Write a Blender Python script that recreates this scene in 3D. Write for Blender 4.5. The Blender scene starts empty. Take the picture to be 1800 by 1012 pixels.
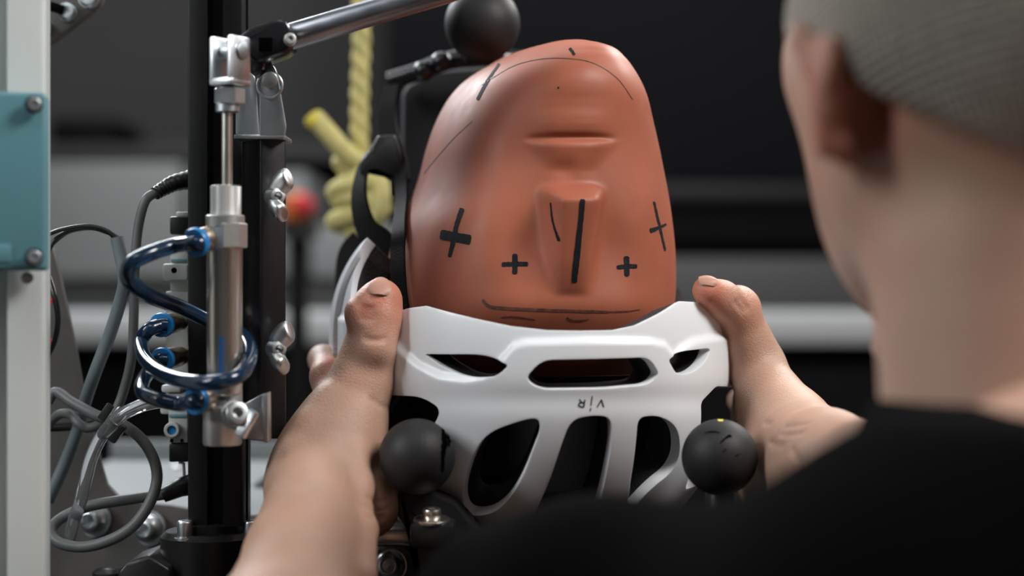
import bpy, bmesh, math, random
import numpy as np
from mathutils import Vector, Matrix, geometry
from mathutils.bvhtree import BVHTree
random.seed(4)
SC = bpy.context.scene
COL = SC.collection
V = Vector
PI = math.pi

# ------------------------------------------------------------------ camera, light, exposure
FPX = 3000.0            # focal length in pixels of the 1800 px wide frame (60 mm on 36 mm)
CAMZ = 1.00
cd = bpy.data.cameras.new('camera'); cam = bpy.data.objects.new('camera', cd); COL.objects.link(cam)
cam.location = (0, 0, CAMZ); cam.rotation_euler = (PI/2, 0, 0)
cd.sensor_width = 36; cd.lens = 60; cd.clip_start = .05; cd.clip_end = 50
cd.dof.use_dof = True; cd.dof.focus_distance = .92; cd.dof.aperture_fstop = 3.2
SC.camera = cam
vs = SC.view_settings
vs.view_transform = 'Standard'; vs.look = 'None'; vs.gamma = 1.0; vs.exposure = 0.0; vs.use_curve_mapping = False
wd = bpy.data.worlds.new('world'); SC.world = wd; wd.use_nodes = True
wd.node_tree.nodes['Background'].inputs[0].default_value = (.55, .6, .65, 1)
wd.node_tree.nodes['Background'].inputs[1].default_value = .02
SC.cycles.use_denoising = True
SC.cycles.max_bounces = 8

def area(name, loc, target, sx, sy, power, color=(1, 1, 1)):
    l = bpy.data.lights.new(name, 'AREA'); l.shape = 'RECTANGLE'; l.size = sx; l.size_y = sy
    l.energy = power; l.color = color
    o = bpy.data.objects.new(name, l); COL.objects.link(o); o.location = loc
    o.rotation_euler = (V(target)-V(loc)).to_track_quat('-Z', 'Y').to_euler()
    return o
area('ceiling_light_right', (.72, .50, 1.80), (.0, .93, .92), .38, .38, 14, (1, .98, .95))
area('ceiling_light_left', (-.80, 1.95, 1.80), (-.05, .95, .95), .7, .25, 17, (.93, .97, 1))
area('ceiling_light_rear', (.80, 1.9, 1.9), (.1, .95, .95), .9, .25, 15, (1, .98, .95))
area('fill_light_front', (-.10, .22, 2.05), (-.05, .9, .92), .5, .3, 2.0, (1, .98, .95))  # added fill, lifts the surfaces that face the camera
area('fill_light_rig', (-1.25, .25, 1.75), (-.30, .86, 1.05), .35, .8, 2.6, (.95, .98, 1)).data.spread = math.radians(70)  # extra lamp with narrowed spread, added to brighten the rig
area('fill_light_bench', (-.5, 1.75, 2.6), (-.5, 2.7, 1.0), 1.6, .3, 25, (.97, .98, 1))  # unseen lamp, put in to brighten the dark background

# ------------------------------------------------------------------ helpers
def at(px, py, Y):
    return V(((px-900)/FPX*Y, Y, CAMZ-(py-506)/FPX*Y))

def mat(name, color, rough=.5, metal=0., bump=0., bscale=400., var=0., vscale=60., spec=.5, sss=0., coat=0., trans=0., emit=None, wear=0., var2=None, ior=1.45, aniso=0.):
    m = bpy.data.materials.new(name); m.use_nodes = True
    nt = m.node_tree; b = nt.nodes['Principled BSDF']
    b.inputs['Base Color'].default_value = (*color, 1)
    b.inputs['Roughness'].default_value = rough; b.inputs['Metallic'].default_value = metal
    b.inputs['Specular IOR Level'].default_value = spec; b.inputs['IOR'].default_value = ior
    b.inputs['Coat Weight'].default_value = coat; b.inputs['Coat Roughness'].default_value = .15
    b.inputs['Transmission Weight'].default_value = trans
    if sss:
        b.inputs['Subsurface Weight'].default_value = sss
        b.inputs['Subsurface Radius'].default_value = (1, .35, .2); b.inputs['Subsurface Scale'].default_value = .004
    if emit:
        b.inputs['Emission Color'].default_value = (*emit[:3], 1); b.inputs['Emission Strength'].default_value = emit[3]
    tc = nt.nodes.new('ShaderNodeTexCoord')
    if var:
        n = nt.nodes.new('ShaderNodeTexNoise'); n.inputs['Scale'].default_value = vscale; n.inputs['Detail'].default_value = 6
        nt.links.new(tc.outputs['Object'], n.inputs['Vector'])
        r = nt.nodes.new('ShaderNodeValToRGB'); r.color_ramp.elements[0].position = .3; r.color_ramp.elements[1].position = .7
        c2 = var2 or tuple(min(1, c*(1+var)) for c in color)
        c1 = tuple(c*(1-var) for c in color)
        r.color_ramp.elements[0].color = (*c1, 1); r.color_ramp.elements[1].color = (*c2, 1)
        nt.links.new(n.outputs['Fac'], r.inputs['Fac']); nt.links.new(r.outputs['Color'], b.inputs['Base Color'])
    if wear:
        n = nt.nodes.new('ShaderNodeTexNoise'); n.inputs['Scale'].default_value = 90; n.inputs['Detail'].default_value = 8
        nt.links.new(tc.outputs['Object'], n.inputs['Vector'])
        mr = nt.nodes.new('ShaderNodeMapRange'); mr.inputs['To Min'].default_value = max(0, rough-wear); mr.inputs['To Max'].default_value = min(1, rough+wear)
        nt.links.new(n.outputs['Fac'], mr.inputs['Value']); nt.links.new(mr.outputs['Result'], b.inputs['Roughness'])
    if bump:
        n = nt.nodes.new('ShaderNodeTexNoise'); n.inputs['Scale'].default_value = bscale; n.inputs['Detail'].default_value = 4
        nt.links.new(tc.outputs['Object'], n.inputs['Vector'])
        bp = nt.nodes.new('ShaderNodeBump'); bp.inputs['Strength'].default_value = bump; bp.inputs['Distance'].default_value = .001
        nt.links.new(n.outputs['Fac'], bp.inputs['Height']); nt.links.new(bp.outputs['Normal'], b.inputs['Normal'])
    return m

ORG = {}
def tag(o, label=None, cat=None, group=None, kind=None):
    if label: o['label'] = label
    if cat: o['category'] = cat
    if group: o['group'] = group
    if kind: o['kind'] = kind
    return o
def thing(name, label, cat, loc, group=None):
    o = bpy.data.objects.new(name, None); COL.objects.link(o); o.location = loc
    o.empty_display_size = .02
    ORG[o.name] = V(loc); return tag(o, label, cat, group)
def link_mesh(name, me, m, parent=None, smooth=True, angle=40):
    me.name = name
    if m: me.materials.append(m)
    o = bpy.data.objects.new(name, me); COL.objects.link(o)
    org = V((0, 0, 0))
    if parent:
        org = ORG[parent.name]; o.parent = parent
        me.transform(Matrix.Translation(-org))
    else:
        # own origin at bottom centre
        co = np.empty(len(me.vertices)*3); me.vertices.foreach_get('co', co); co = co.reshape(-1, 3)
        mn, mx = co.min(0), co.max(0); org = V(((mn[0]+mx[0])/2, (mn[1]+mx[1])/2, mn[2]))
        me.transform(Matrix.Translation(-org)); o.location = org
    ORG[o.name] = org
    if smooth:
        me.shade_smooth() if hasattr(me, 'shade_smooth') else None
        if angle < 180 and hasattr(me, 'set_sharp_from_angle'): me.set_sharp_from_angle(angle=math.radians(angle))
    return o

class MB:
    """collects shapes into one bmesh, world coordinates"""
    def __init__(s): s.bm = bmesh.new()
    def _add(s, vs, fs):
        v = [s.bm.verts.new(p) for p in vs]
        for f in fs:
            try: s.bm.faces.new([v[i] for i in f])
            except ValueError: pass
        return v
    def box(s, a, b, bev=0., rot=None, seg=2):
        a, b = V(a), V(b); c = (a+b)/2; h = (b-a)/2
        t = bmesh.new(); bmesh.ops.create_cube(t, size=1)
        bmesh.ops.scale(t, vec=(abs(h.x)*2, abs(h.y)*2, abs(h.z)*2), verts=t.verts)
        if bev: bmesh.ops.bevel(t, geom=list(t.edges), offset=bev, segments=seg, profile=.5, affect='EDGES')
        M = Matrix.Translation(c) @ (rot.to_4x4() if rot else Matrix.Identity(4))
        t.transform(M); s.merge(t); return s
    def merge(s, t):
        me = bpy.data.meshes.new('t'); t.to_mesh(me); s.bm.from_mesh(me); bpy.data.meshes.remove(me); t.free()
    def lathe(s, prof, p0, axis, seg=40, cap=True):
        """prof: list of (r, h) along axis from p0"""
        p0 = V(p0); ax = V(axis).normalized()
        q = ax.to_track_quat('Z', 'Y').to_matrix()
        vs, fs = [], []
        for r, h in prof:
            for k in range(seg):
                a = 2*PI*k/seg
                vs.append(p0 + q @ V((r*math.cos(a), r*math.sin(a), h)))
        for i in range(len(prof)-1):
            for k in range(seg):
                k2 = (k+1) % seg
                fs.append((i*seg+k, i*seg+k2, (i+1)*seg+k2, (i+1)*seg+k))
        if cap:
            fs.append(tuple(range(seg))[::-1]); fs.append(tuple((len(prof)-1)*seg+k for k in range(seg)))
        s._add(vs, fs); return s
    def cyl(s, p0, p1, r, bev=0., seg=32, r1=None):
        p0, p1 = V(p0), V(p1); L = (p1-p0).length; r1 = r if r1 is None else r1
        pr = [(r, 0), (r1, L)] if not bev else [(r-bev, 0), (r-bev*.3, bev*.3), (r, bev), (r1, L-bev), (r1-bev*.3, L-bev*.3), (r1-bev, L)]
        return s.lathe(pr, p0, p1-p0, seg)
    def sphere(s, c, r, sub=48):
        prof = [(max(1e-5, r*math.sin(PI*i/sub)), r-r*math.cos(PI*i/sub)) for i in range(sub+1)]
        return s.lathe(prof, V(c)-V((0, 0, r)), (0, 0, 1), sub)
    def tube(s, pts, r, seg=14, closed=False, rs=None, flat=None):
        pts = [V(p) for p in pts]; n = len(pts)
        vs, fs = [], []
        t0 = (pts[1]-pts[0]).normalized()
        up = V((0, 0, 1)) if abs(t0.z) < .9 else V((0, 1, 0))
        nr = t0.cross(up).normalized()
        for i in range(n):
            if closed: t = (pts[(i+1) % n]-pts[i-1]).normalized()
            else: t = (pts[min(i+1, n-1)]-pts[max(i-1, 0)]).normalized()
            nr = (nr - t*nr.dot(t)).normalized(); bn = t.cross(nr)
            ri = rs[i] if rs else r
            for k in range(seg):
                a = 2*PI*k/seg
                vs.append(pts[i]+nr*math.cos(a)*ri*(flat or 1)+bn*math.sin(a)*ri)
        for i in range(n if closed else n-1):
            j = (i+1) % n
            for k in range(seg):
                k2 = (k+1) % seg
                fs.append((i*seg+k, i*seg+k2, j*seg+k2, j*seg+k))
        if not closed:
            fs.append(tuple(range(seg))[::-1]); fs.append(tuple((n-1)*seg+k for k in range(seg)))
        s._add(vs, fs); return s
    def torus(s, c, axis, R, r, seg=36, sg=12, ez=1.):
        q = V(axis).normalized().to_track_quat('Z', 'Y').to_matrix()
        vs, fs = [], []
        for i in range(seg):
            A = 2*PI*i/seg
            for k in range(sg):
                a = 2*PI*k/sg
                vs.append(V(c)+q @ V(((R+r*math.cos(a))*math.cos(A), (R+r*math.cos(a))*math.sin(A), r*ez*math.sin(a))))
        for i in range(seg):
            for k in range(sg):
                fs.append((i*sg+k, ((i+1) % seg)*sg+k, ((i+1) % seg)*sg+(k+1) % sg, i*sg+(k+1) % sg))
        s._add(vs, fs); return s
    def prism(s, poly, Y0, Y1, bev=0., Yref=None, px=True):
        """polygon in picture pixels at distance Yref, made a plate from Y0 to Y1 (same real x, z)"""
        Yr = Yref or Y0
        P = [at(x, y, Yr) for x, y in poly] if px else [V((x, 0, z)) for x, z in poly]
        t = bmesh.new()
        a = [t.verts.new((p.x, Y0, p.z)) for p in P]; b = [t.verts.new((p.x, Y1, p.z)) for p in P]
        n = len(P)
        t.faces.new(a); t.faces.new(b[::-1])
        for i in range(n): t.faces.new((a[i], b[i], b[(i+1) % n], a[(i+1) % n]))
        bmesh.ops.recalc_face_normals(t, faces=t.faces)
        if bev:
            bmesh.ops.bevel(t, geom=[e for e in t.edges if len(e.link_faces) == 2 and e.calc_face_angle() > .5], offset=bev, segments=2, profile=.5, affect='EDGES')
        s.merge(t); return s
    def build(s, name, m, parent=None, angle=40, recalc=True):
        if recalc: bmesh.ops.recalc_face_normals(s.bm, faces=s.bm.faces)
        me = bpy.data.meshes.new(name); s.bm.to_mesh(me); s.bm.free()
        return link_mesh(name, me, m, parent, True, angle)

def copy_tree(o, delta, label=None, parent=None):
    c = o.copy(); COL.objects.link(c)
    if parent: c.parent = parent
    else: c.location = o.location + V(delta)
    if label: c['label'] = label
    for ch in [x for x in bpy.data.objects if x.parent is o]: copy_tree(ch, (0, 0, 0), None, c)
    return c
def spline(pts, n=8, closed=False):
    pts = [V(p) for p in pts]; N = len(pts); out = []
    for i in range(N if closed else N-1):
        if closed: p = [pts[(i+k-1) % N] for k in range(4)]
        else: p = [pts[max(0, i-1)], pts[i], pts[i+1], pts[min(N-1, i+2)]]
        for j in range(n):
            t = j/n; t2 = t*t; t3 = t2*t
            out.append(.5*((2*p[1])+(p[2]-p[0])*t+(2*p[0]-5*p[1]+4*p[2]-p[3])*t2+(3*p[1]-p[0]-3*p[2]+p[3])*t3))
    if not closed: out.append(pts[-1])
    return out
def sp2(pts, n=8, closed=True):
    return [(p.x, p.y) for p in spline([V((x, y, 0)) for x, y in pts], n, closed)]
def rpoly(pts, r, n=6):
    """polygon with rounded corners; a point may carry its own radius"""
    out = []; N = len(pts)
    for i in range(N):
        p = V(pts[i][:2]); rr = pts[i][2] if len(pts[i]) > 2 else r
        a = V(pts[i-1][:2]); b = V(pts[(i+1) % N][:2])
        da, db = (a-p), (b-p); ra = min(rr, da.length*.48); rb = min(rr, db.length*.48)
        s, e = p+da.normalized()*ra, p+db.normalized()*rb
        for k in range(n+1):
            t = k/n; q = s*(1-t)**2+p*2*t*(1-t)+e*t*t; out.append((q.x, q.y))
    return out

# ------------------------------------------------------------------ smooth solids from blended shapes
def smin(a, b, k):
    h = np.clip(.5+.5*(b-a)/k, 0, 1)
    return b*(1-h)+a*h-k*h*(1-h)
def grid(lo, hi, h):
    n = [int(math.ceil((hi[i]-lo[i])/h))+1 for i in range(3)]
    ax = [np.float32(lo[i])+np.arange(n[i], dtype=np.float32)*np.float32(h) for i in range(3)]
    return ax, n
def eval_prims(prims, ax, n, pad=.02):
    F = np.full(n, 1.0, dtype=np.float32); h = float(ax[0][1]-ax[0][0])
    for p in prims:
        if p[0] in ('cone', 'ncone'):
            _, a, b, ra, rb, k = p; a = np.array(a); b = np.array(b)
            lo = np.minimum(a-ra, b-rb)-pad-k; hi = np.maximum(a+ra, b+rb)+pad+k
        else:
            _, c, rad, R, k = p; c = np.array(c); m = max(rad); lo = c-m-pad-k; hi = c+m+pad+k
        ix = [(max(0, int((lo[i]-ax[i][0])/h)), min(n[i], int((hi[i]-ax[i][0])/h)+2)) for i in range(3)]
        if any(s[0] >= s[1] for s in ix): continue
        X, Y, Z = np.meshgrid(ax[0][ix[0][0]:ix[0][1]], ax[1][ix[1][0]:ix[1][1]], ax[2][ix[2][0]:ix[2][1]], indexing='ij')
        if p[0] in ('cone', 'ncone'):
            d = (b-a).astype(np.float32); L2 = float(d@d) or 1e-9
            t = np.clip(((X-a[0])*d[0]+(Y-a[1])*d[1]+(Z-a[2])*d[2])/L2, 0, 1)
            D = np.sqrt((X-a[0]-t*d[0])**2+(Y-a[1]-t*d[1])**2+(Z-a[2]-t*d[2])**2)-(ra+(rb-ra)*t)
        else:
            Ri = np.array(R, dtype=np.float32) if R is not None else np.eye(3, dtype=np.float32)
            dx, dy, dz = X-c[0], Y-c[1], Z-c[2]
            u = [(Ri[0][i]*dx+Ri[1][i]*dy+Ri[2][i]*dz)/rad[i] for i in range(3)]
            k0 = np.sqrt(u[0]**2+u[1]**2+u[2]**2); 
            k1 = np.sqrt((u[0]/rad[0])**2+(u[1]/rad[1])**2+(u[2]/rad[2])**2)+1e-6
            D = k0*(k0-1)/k1
        sl = tuple(slice(*s) for s in ix)
        if p[0][0] == 'n': F[sl] = -smin(-F[sl], D, k)
        else: F[sl] = smin(F[sl], D.astype(np.float32), k)
    return F
def surface_nets(F, ax, h):
    nx, ny, nz = F.shape; S = F < 0
    cnt = np.zeros((nx-1, ny-1, nz-1), dtype=np.int8)
    for i in (0, 1):
        for j in (0, 1):
            for k in (0, 1): cnt += S[i:nx-1+i, j:ny-1+j, k:nz-1+k]
    act = (cnt > 0) & (cnt < 8); idx = np.argwhere(act)
    cid = np.full(act.shape, -1, dtype=np.int64); cid[act] = np.arange(len(idx))
    off = [(i, j, k) for i in (0, 1) for j in (0, 1) for k in (0, 1)]
    val = {o: F[idx[:, 0]+o[0], idx[:, 1]+o[1], idx[:, 2]+o[2]] for o in off}
    acc = np.zeros((len(idx), 3)); num = np.zeros(len(idx))
    for o in off:
        for a in range(3):
            if o[a]: continue
            q = list(o); q[a] = 1; q = tuple(q)
            va, vb = val[o], val[q]; m = (va < 0) != (vb < 0)
            t = np.where(m, va/np.where(m, va-vb, 1), 0)
            for c in range(3): acc[:, c] += np.where(m, o[c]+(t if c == a else 0), 0)
            num += m
    P = idx+acc/num[:, None]
    P = np.stack([ax[c][0]+P[:, c]*h for c in range(3)], 1)
    quads = []
    for a in range(3):
        b, c = (a+1) % 3, (a+2) % 3
        sa = [slice(None)]*3; sb = [slice(None)]*3; sa[a] = slice(0, -1); sb[a] = slice(1, None)
        A, B = S[tuple(sa)], S[tuple(sb)]
        e = np.argwhere(A != B)
        e = e[(e[:, b] > 0) & (e[:, c] > 0) & (e[:, b] < F.shape[b]-1) & (e[:, c] < F.shape[c]-1)]
        def cell(db, dc):
            q = e.copy(); q[:, b] -= db; q[:, c] -= dc; return cid[q[:, 0], q[:, 1], q[:, 2]]
        Q = np.stack([cell(1, 1), cell(0, 1), cell(0, 0), cell(1, 0)], 1)
        fl = ~A[e[:, 0], e[:, 1], e[:, 2]]
        Q[fl] = Q[fl][:, ::-1]; quads.append(Q)
    Q = np.concatenate(quads); Q = Q[(Q >= 0).all(1)]
    return P, Q
def relax(P, Q, it):
    for _ in range(it):
        s = np.zeros_like(P); n = np.zeros(len(P))
        for a in range(4):
            i, j = Q[:, a], Q[:, (a+1) % 4]
            np.add.at(s, i, P[j]); np.add.at(n, i, 1); np.add.at(s, j, P[i]); np.add.at(n, j, 1)
        n[n == 0] = 1; P = P*.4+(s/n[:, None])*.6
    return P
def solid(prims, lo, hi, h, it=2, cuts=(), extra=None):
    ax, n = grid(lo, hi, h); F = eval_prims(prims, ax, n)
    for (p, nrm) in cuts:    # keep the side the normal points to
        X = ax[0][:, None, None]; Y = ax[1][None, :, None]; Z = ax[2][None, None, :]
        F = np.maximum(F, -((X-p[0])*nrm[0]+(Y-p[1])*nrm[1]+(Z-p[2])*nrm[2]).astype(np.float32))
    for s in (0, -1): F[s], F[:, s], F[:, :, s] = 1, 1, 1
    if extra: F = extra(F, ax)
    P, Q = surface_nets(F, ax, h)
    return relax(P, Q, it), Q
def np_mesh(name, parts):
    me = bpy.data.meshes.new(name); off = 0; Ps, Qs = [], []
    for P, Q in parts: Ps.append(P); Qs.append(Q+off); off += len(P)
    me.from_pydata(np.concatenate(Ps).tolist(), [], np.concatenate(Qs).tolist()); me.update(); return me
def chain(pts, k=.006, mir=None):
    """pts: (px, py, Y, r in mm) -> tapered limbs"""
    out = []
    for a, b in zip(pts[:-1], pts[1:]):
        out.append(('cone', tuple(at(*a[:3])), tuple(at(*b[:3])), a[3]/1000, b[3]/1000, k))
    return out
# ------------------------------------------------------------------ materials
M = {}
M['skin'] = mat('skin', (.50, .32, .235), .42, sss=.25, bump=.35, bscale=900, var=.1, vscale=28, var2=(.53, .31, .225), spec=.45)
M['nail'] = mat('nail', (.47, .25, .185), .42, sss=.1, spec=.35)
M['clay'] = mat('headform_rubber', (.34, .098, .052), .52, bump=.05, bscale=160, var=.12, vscale=18, sss=.05, spec=.38, wear=.12, var2=(.39, .118, .068))
M['ink'] = mat('marker_ink', (.012, .014, .017), .7, var=.4, vscale=500, spec=.15)
M['ink_faint'] = mat('faded_marker_ink', (.11, .042, .028), .5, var=.6, vscale=300)
M['shell'] = mat('helmet_white', (.79, .82, .85), .38, spec=.4, coat=.12, bump=.03, bscale=60)
M['foam'] = mat('helmet_foam', (.012, .012, .013), .8, bump=.9, bscale=700, var=.5, vscale=600)
M['ball'] = mat('ball_rubber', (.015, .015, .016), .55, bump=.15, bscale=900, spec=.4, wear=.1)
M['ballcut'] = mat('torn_rubber', (.0015, .0015, .0015), 1., spec=0.)
M['yellow'] = mat('yellow_dot', (.75, .7, .05), .5)
M['webbing'] = mat('black_webbing', (.006, .006, .0065), .7, bump=.6, bscale=1500, spec=.2)
M['blackpad'] = mat('black_padding', (.006, .006, .007), .8, bump=.5, bscale=900, spec=.3)
M['blackplastic'] = mat('black_plastic', (.012, .012, .013), .38, wear=.1, bump=.05)
M['shirt'] = mat('black_cotton', (.003, .003, .0033), .95, bump=.4, bscale=800, spec=.03)

# ------------------------------------------------------------------ headform (upside down dummy head)
YAW = math.radians(16); FV = V((math.sin(YAW), -math.cos(YAW), 0)); LV = V((math.cos(YAW), math.sin(YAW), 0))
HC = 1.0   # distance of head and helmet axis
ys = [84, 86, 91, 100, 120, 140, 160, 180, 215, 265, 310, 350, 400, 440, 480, 530, 580, 640, 700]
lf = [975, 940, 915, 884, 846, 815, 795, 782, 765, 749, 738, 724, 700, 688, 680, 676, 680, 700, 740]
rt = [1000, 1020, 1038, 1062, 1087, 1103, 1115, 1124, 1134, 1148, 1158, 1166, 1173, 1177, 1178, 1176, 1168, 1140, 1100]
fr = [12, 34, 48, 62, 74, 80, 84, 86, 87, 87, 88, 90, 93, 95, 97, 97, 93, 78, 50]
bk = [14, 26, 34, 44, 56, 64, 68, 72, 78, 86, 92, 96, 99, 100, 100, 99, 96, 88, 72]
def ss(a, b, x):
    t = np.clip((x-a)/(b-a), 0, 1); return t*t*(3-2*t)
def build_head():
    NR, NS = 340, 520
    t = np.linspace(0, 1, NR); yy = 84+(700-84)*(t**1.25)
    from numpy import interp
    def herm(xq, x, v):
        m = np.gradient(v, x); i = np.clip(np.searchsorted(x, xq)-1, 0, len(x)-2); h = x[i+1]-x[i]; s = (xq-x[i])/h
        return (2*s**3-3*s*s+1)*v[i]+(s**3-2*s*s+s)*h*m[i]+(3*s*s-2*s**3)*v[i+1]+(s**3-s*s)*h*m[i+1]
    def sm(vals):
        # cubic-ish smooth interpolation
        x = np.array(ys, float); v = np.array(vals, float); fine = np.linspace(84, 700, 1200); w = herm(fine, x, v)
        k = 121; ker = np.hanning(k); ker /= ker.sum(); wp = np.pad(w, k//2, mode='edge'); s = np.convolve(wp, ker, 'valid')
        bl = ss(100, 165, fine); return interp(yy, fine, w*(1-bl)+s*bl)
    L, R, FR, BK = sm(lf), sm(rt), sm(fr)/1000, sm(bk)/1000
    cx = ((L+R)/2-900)/FPX*HC; hw = (R-L)/2/FPX*HC; z = CAMZ-(yy-506)/FPX*HC
    b = (FR+BK)/2; s2 = (b*math.sin(YAW))**2; a = np.sqrt(np.maximum(hw**2-s2, (hw*.45)**2))/math.cos(YAW)
    th = np.linspace(0, 2*PI, NS, endpoint=False); e = 2/2.25
    sn, cs = np.sin(th), np.cos(th)
    su = np.sign(sn)*np.abs(sn)**e; sv = np.sign(cs)*np.abs(cs)**e
    U = a[:, None]*su[None]; Vv = np.where(sv[None] > 0, FR[:, None], BK[:, None])*sv[None]
    X = cx[:, None]+U*LV.x+Vv*FV.x; Y = HC+U*LV.y+Vv*FV.y; Z = np.repeat(z[:, None], NS, 1)
    px = 900+X/Y*FPX; py = 506-(Z-CAMZ)/Y*FPX
    front = ss(-.1, .5, cs)[None]
    gx_, gy_ = np.meshgrid(np.arange(640., 1240.), np.arange(70., 720.)); pxq, pyq = px, py; px, py = gx_, gy_
    D = np.zeros_like(px)
    def blur(A, s):
        k = np.exp(-.5*(np.arange(-int(3*s), int(3*s)+1)/s)**2); k /= k.sum()
        A = np.apply_along_axis(lambda r: np.convolve(r, k, 'same'), 0, A); return np.apply_along_axis(lambda r: np.convolve(r, k, 'same'), 1, A)
    # nose: wide flat base at the top (the head is upside down), ridge running down
    s = np.clip((py-340)/(518-340), 0, 1)
    cxn = 995+7*s; hN = 20*(1-s)**.8; tw = 40-20*s; tl_ = 30-13*s; bl_ = 54-16*s; br_ = 74-30*s
    dx = px-cxn
    cross = np.where(dx < 0, 1-ss(tl_-4, bl_, -dx), 1-ss(tw-4, br_, dx))
    D += hN*cross*(1-.10*(dx/42)**2)*ss(322, 354, py)
    D = blur(D, 4.0)
    # mouth
    yk = [150, 172, 190, 204, 218, 230, 238, 243, 249, 258, 280, 300, 318, 332]
    dk = [0, .3, 1.2, 2.3, 2.7, 2.2, 1.2, .2, 3.0, 3.9, 2.6, 1.2, .9, 1.4]
    prof = np.interp(py, yk, dk); prof = np.where(py > 332, 1.4*(1-ss(332, 350, py)), prof)
    ax_ = np.abs(px-1004)
    hwid = np.interp(py, [150, 200, 240, 250, 300, 340], [70, 78, 82, 80, 40, 60])
    D2 = prof*(1-ss(hwid*.30, hwid*1.15, ax_))
    D2 -= 1.5*np.exp(-((py-241-((px-1004)/90)**2*3)/4.5)**2)*(1-ss(55, 84, ax_))
    D2 = blur(D2, 2.6)
    D3 = -1.6*np.exp(-((px-992)/20)**2-((py-298)/18)**2)
    D3 += 3.5*np.exp(-((px-1006)/80)**2-((py-135)/50)**2)
    for ex, sx in ((925, 44), (1078, 40)): D3 -= 4.0*np.exp(-((px-ex)/sx)**2-((py-440)/70)**2)
    D3 += 2.0*np.exp(-((py-540)/32)**2)*(1-ss(100, 220, np.abs(px-990)))
    for ex in (838, 1115): D3 += 2.2*np.exp(-((px-ex)/48)**2-((py-400)/75)**2)
    D3 -= 2.2*np.exp(-((px-915)/38)**2-((py-285)/65)**2)
    D = D+D2+D3; px, py = pxq, pyq
    xi = np.clip(px-640, 0, 598.9); yi = np.clip(py-70, 0, 648.9); x0 = xi.astype(int); y0 = yi.astype(int); fx, fy = xi-x0, yi-y0
    D = (D[y0, x0]*(1-fx)+D[y0, x0+1]*fx)*(1-fy)+(D[y0+1, x0]*(1-fx)+D[y0+1, x0+1]*fx)*fy
    D = D*front/1000
    X += D*FV.x; Y += D*FV.y
    P = np.stack([X, Y, Z], 2).reshape(-1, 3)
    i = np.arange(NR-1)[:, None]; k = np.arange(NS)[None]
    Q = np.stack([i*NS+k, i*NS+(k+1) % NS, (i+1)*NS+(k+1) % NS, (i+1)*NS+k], 2).reshape(-1, 4)
    fs = Q.tolist()+[list(range(NS))[::-1], [(NR-1)*NS+q for q in range(NS)]]
    me = bpy.data.meshes.new('head'); me.from_pydata(P.tolist(), [], fs); me.update()
    bm = bmesh.new(); bm.from_mesh(me); bmesh.ops.recalc_face_normals(bm, faces=bm.faces)
    bmesh.ops.smooth_vert(bm, verts=bm.verts, factor=.5, use_axis_x=True, use_axis_y=True, use_axis_z=True)
    bm.to_mesh(me)
    bvh = BVHTree.FromBMesh(bm); bm.free()
    return me, bvh
head_me, head_bvh = build_head()
hf = thing('dummy_head', 'upside down terracotta dummy head with black marker crosses, its brow set in the white helmet', 'dummy head', (at(925, 700, HC)))
link_mesh('head_shell', head_me, M['clay'], hf, angle=180)

def hit(bvh, px, py):
    d = (at(px, py, 1)-cam.location).normalized()
    r = bvh.ray_cast(cam.location, d)
    return (r[0], r[1]) if r[0] else None
def ribbon(mb, bvh, pts, w, lift=.0002, jag=0.):
    """a stroke of ink lying on a surface; pts in pixels, w half width(s)"""
    ws = w if isinstance(w, (list, tuple)) else [w]*len(pts)
    P = spline([V((x, y, ww)) for (x, y), ww in zip(pts, ws)], 10); rows = []
    for i, p in enumerate(P):
        t = (P[min(i+1, len(P)-1)]-P[max(i-1, 0)]).to_2d().normalized(); n = V((-t.y, t.x))
        end = .55 if i in (0, len(P)-1) else 1
        row = []
        for k in (-1, -.33, .33, 1):
            q = V((p.x, p.y))+n*k*(p.z*end+random.uniform(-jag, jag)); h = hit(bvh, q.x, q.y)
            row.append(h[0]+h[1]*lift if h else None)
        rows.append(row)
    for a, b in zip(rows[:-1], rows[1:]):
        for k in range(3):
            c = [a[k], a[k+1], b[k+1], b[k]]
            if all(c): mb._add(c, [(0, 1, 2, 3)])
def strokes(name, bvh, lst, m, parent, lift=.0002, jag=.4, label=None):
    mb = MB()
    for pts, w in lst: ribbon(mb, bvh, pts, w, lift, jag)
    o = mb.build(name, m, parent, recalc=False)
    if label: o['label'] = label
    return o
strokes('marker_cross', head_bvh, [([(813, 366), (803, 395), (797, 425), (790, 452)], [4.5, 4, 4.5, 3]), ([(774, 412), (800, 417), (828, 422)], [9, 8.5, 9])], M['ink'], hf)
strokes('marker_cross', head_bvh, [([(905, 446), (905, 482)], [5, 4.5]), ([(882, 465), (905, 464), (928, 464)], [4, 4, 4])], M['ink'], hf)
strokes('marker_cross', head_bvh, [([(1101, 450), (1102, 486)], [5, 4.5]), ([(1084, 470), (1102, 468), (1120, 468)], [3.6, 4, 3.6])], M['ink'], hf)
strokes('marker_cross', head_bvh, [([(1149, 354), (1160, 400), (1169, 441)], [2, 2.2, 1.8]), ([(1142, 406), (1158, 400), (1171, 394)], [4.5, 3, 2])], M['ink'], hf)
strokes('marker_line', head_bvh, [([(1024, 350), (1020, 395), (1014, 450), (1009, 497)], [5, 4.8, 5.5, 5])], M['ink'], hf)
strokes('marker_line', head_bvh, [([(968, 356), (972, 390), (983, 424)], [1.4, 1.6, 2.6])], M['ink'], hf)
strokes('marker_line', head_bvh, [([(878, 112), (862, 135), (850, 155), (839, 176)], [2.2, 2.4, 2.8, 2.6])], M['ink'], hf)
strokes('marker_line', head_bvh, [([(1001, 85), (1006, 91), (1010, 97)], [2.4, 2.6, 2.4])], M['ink'], hf)
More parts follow.
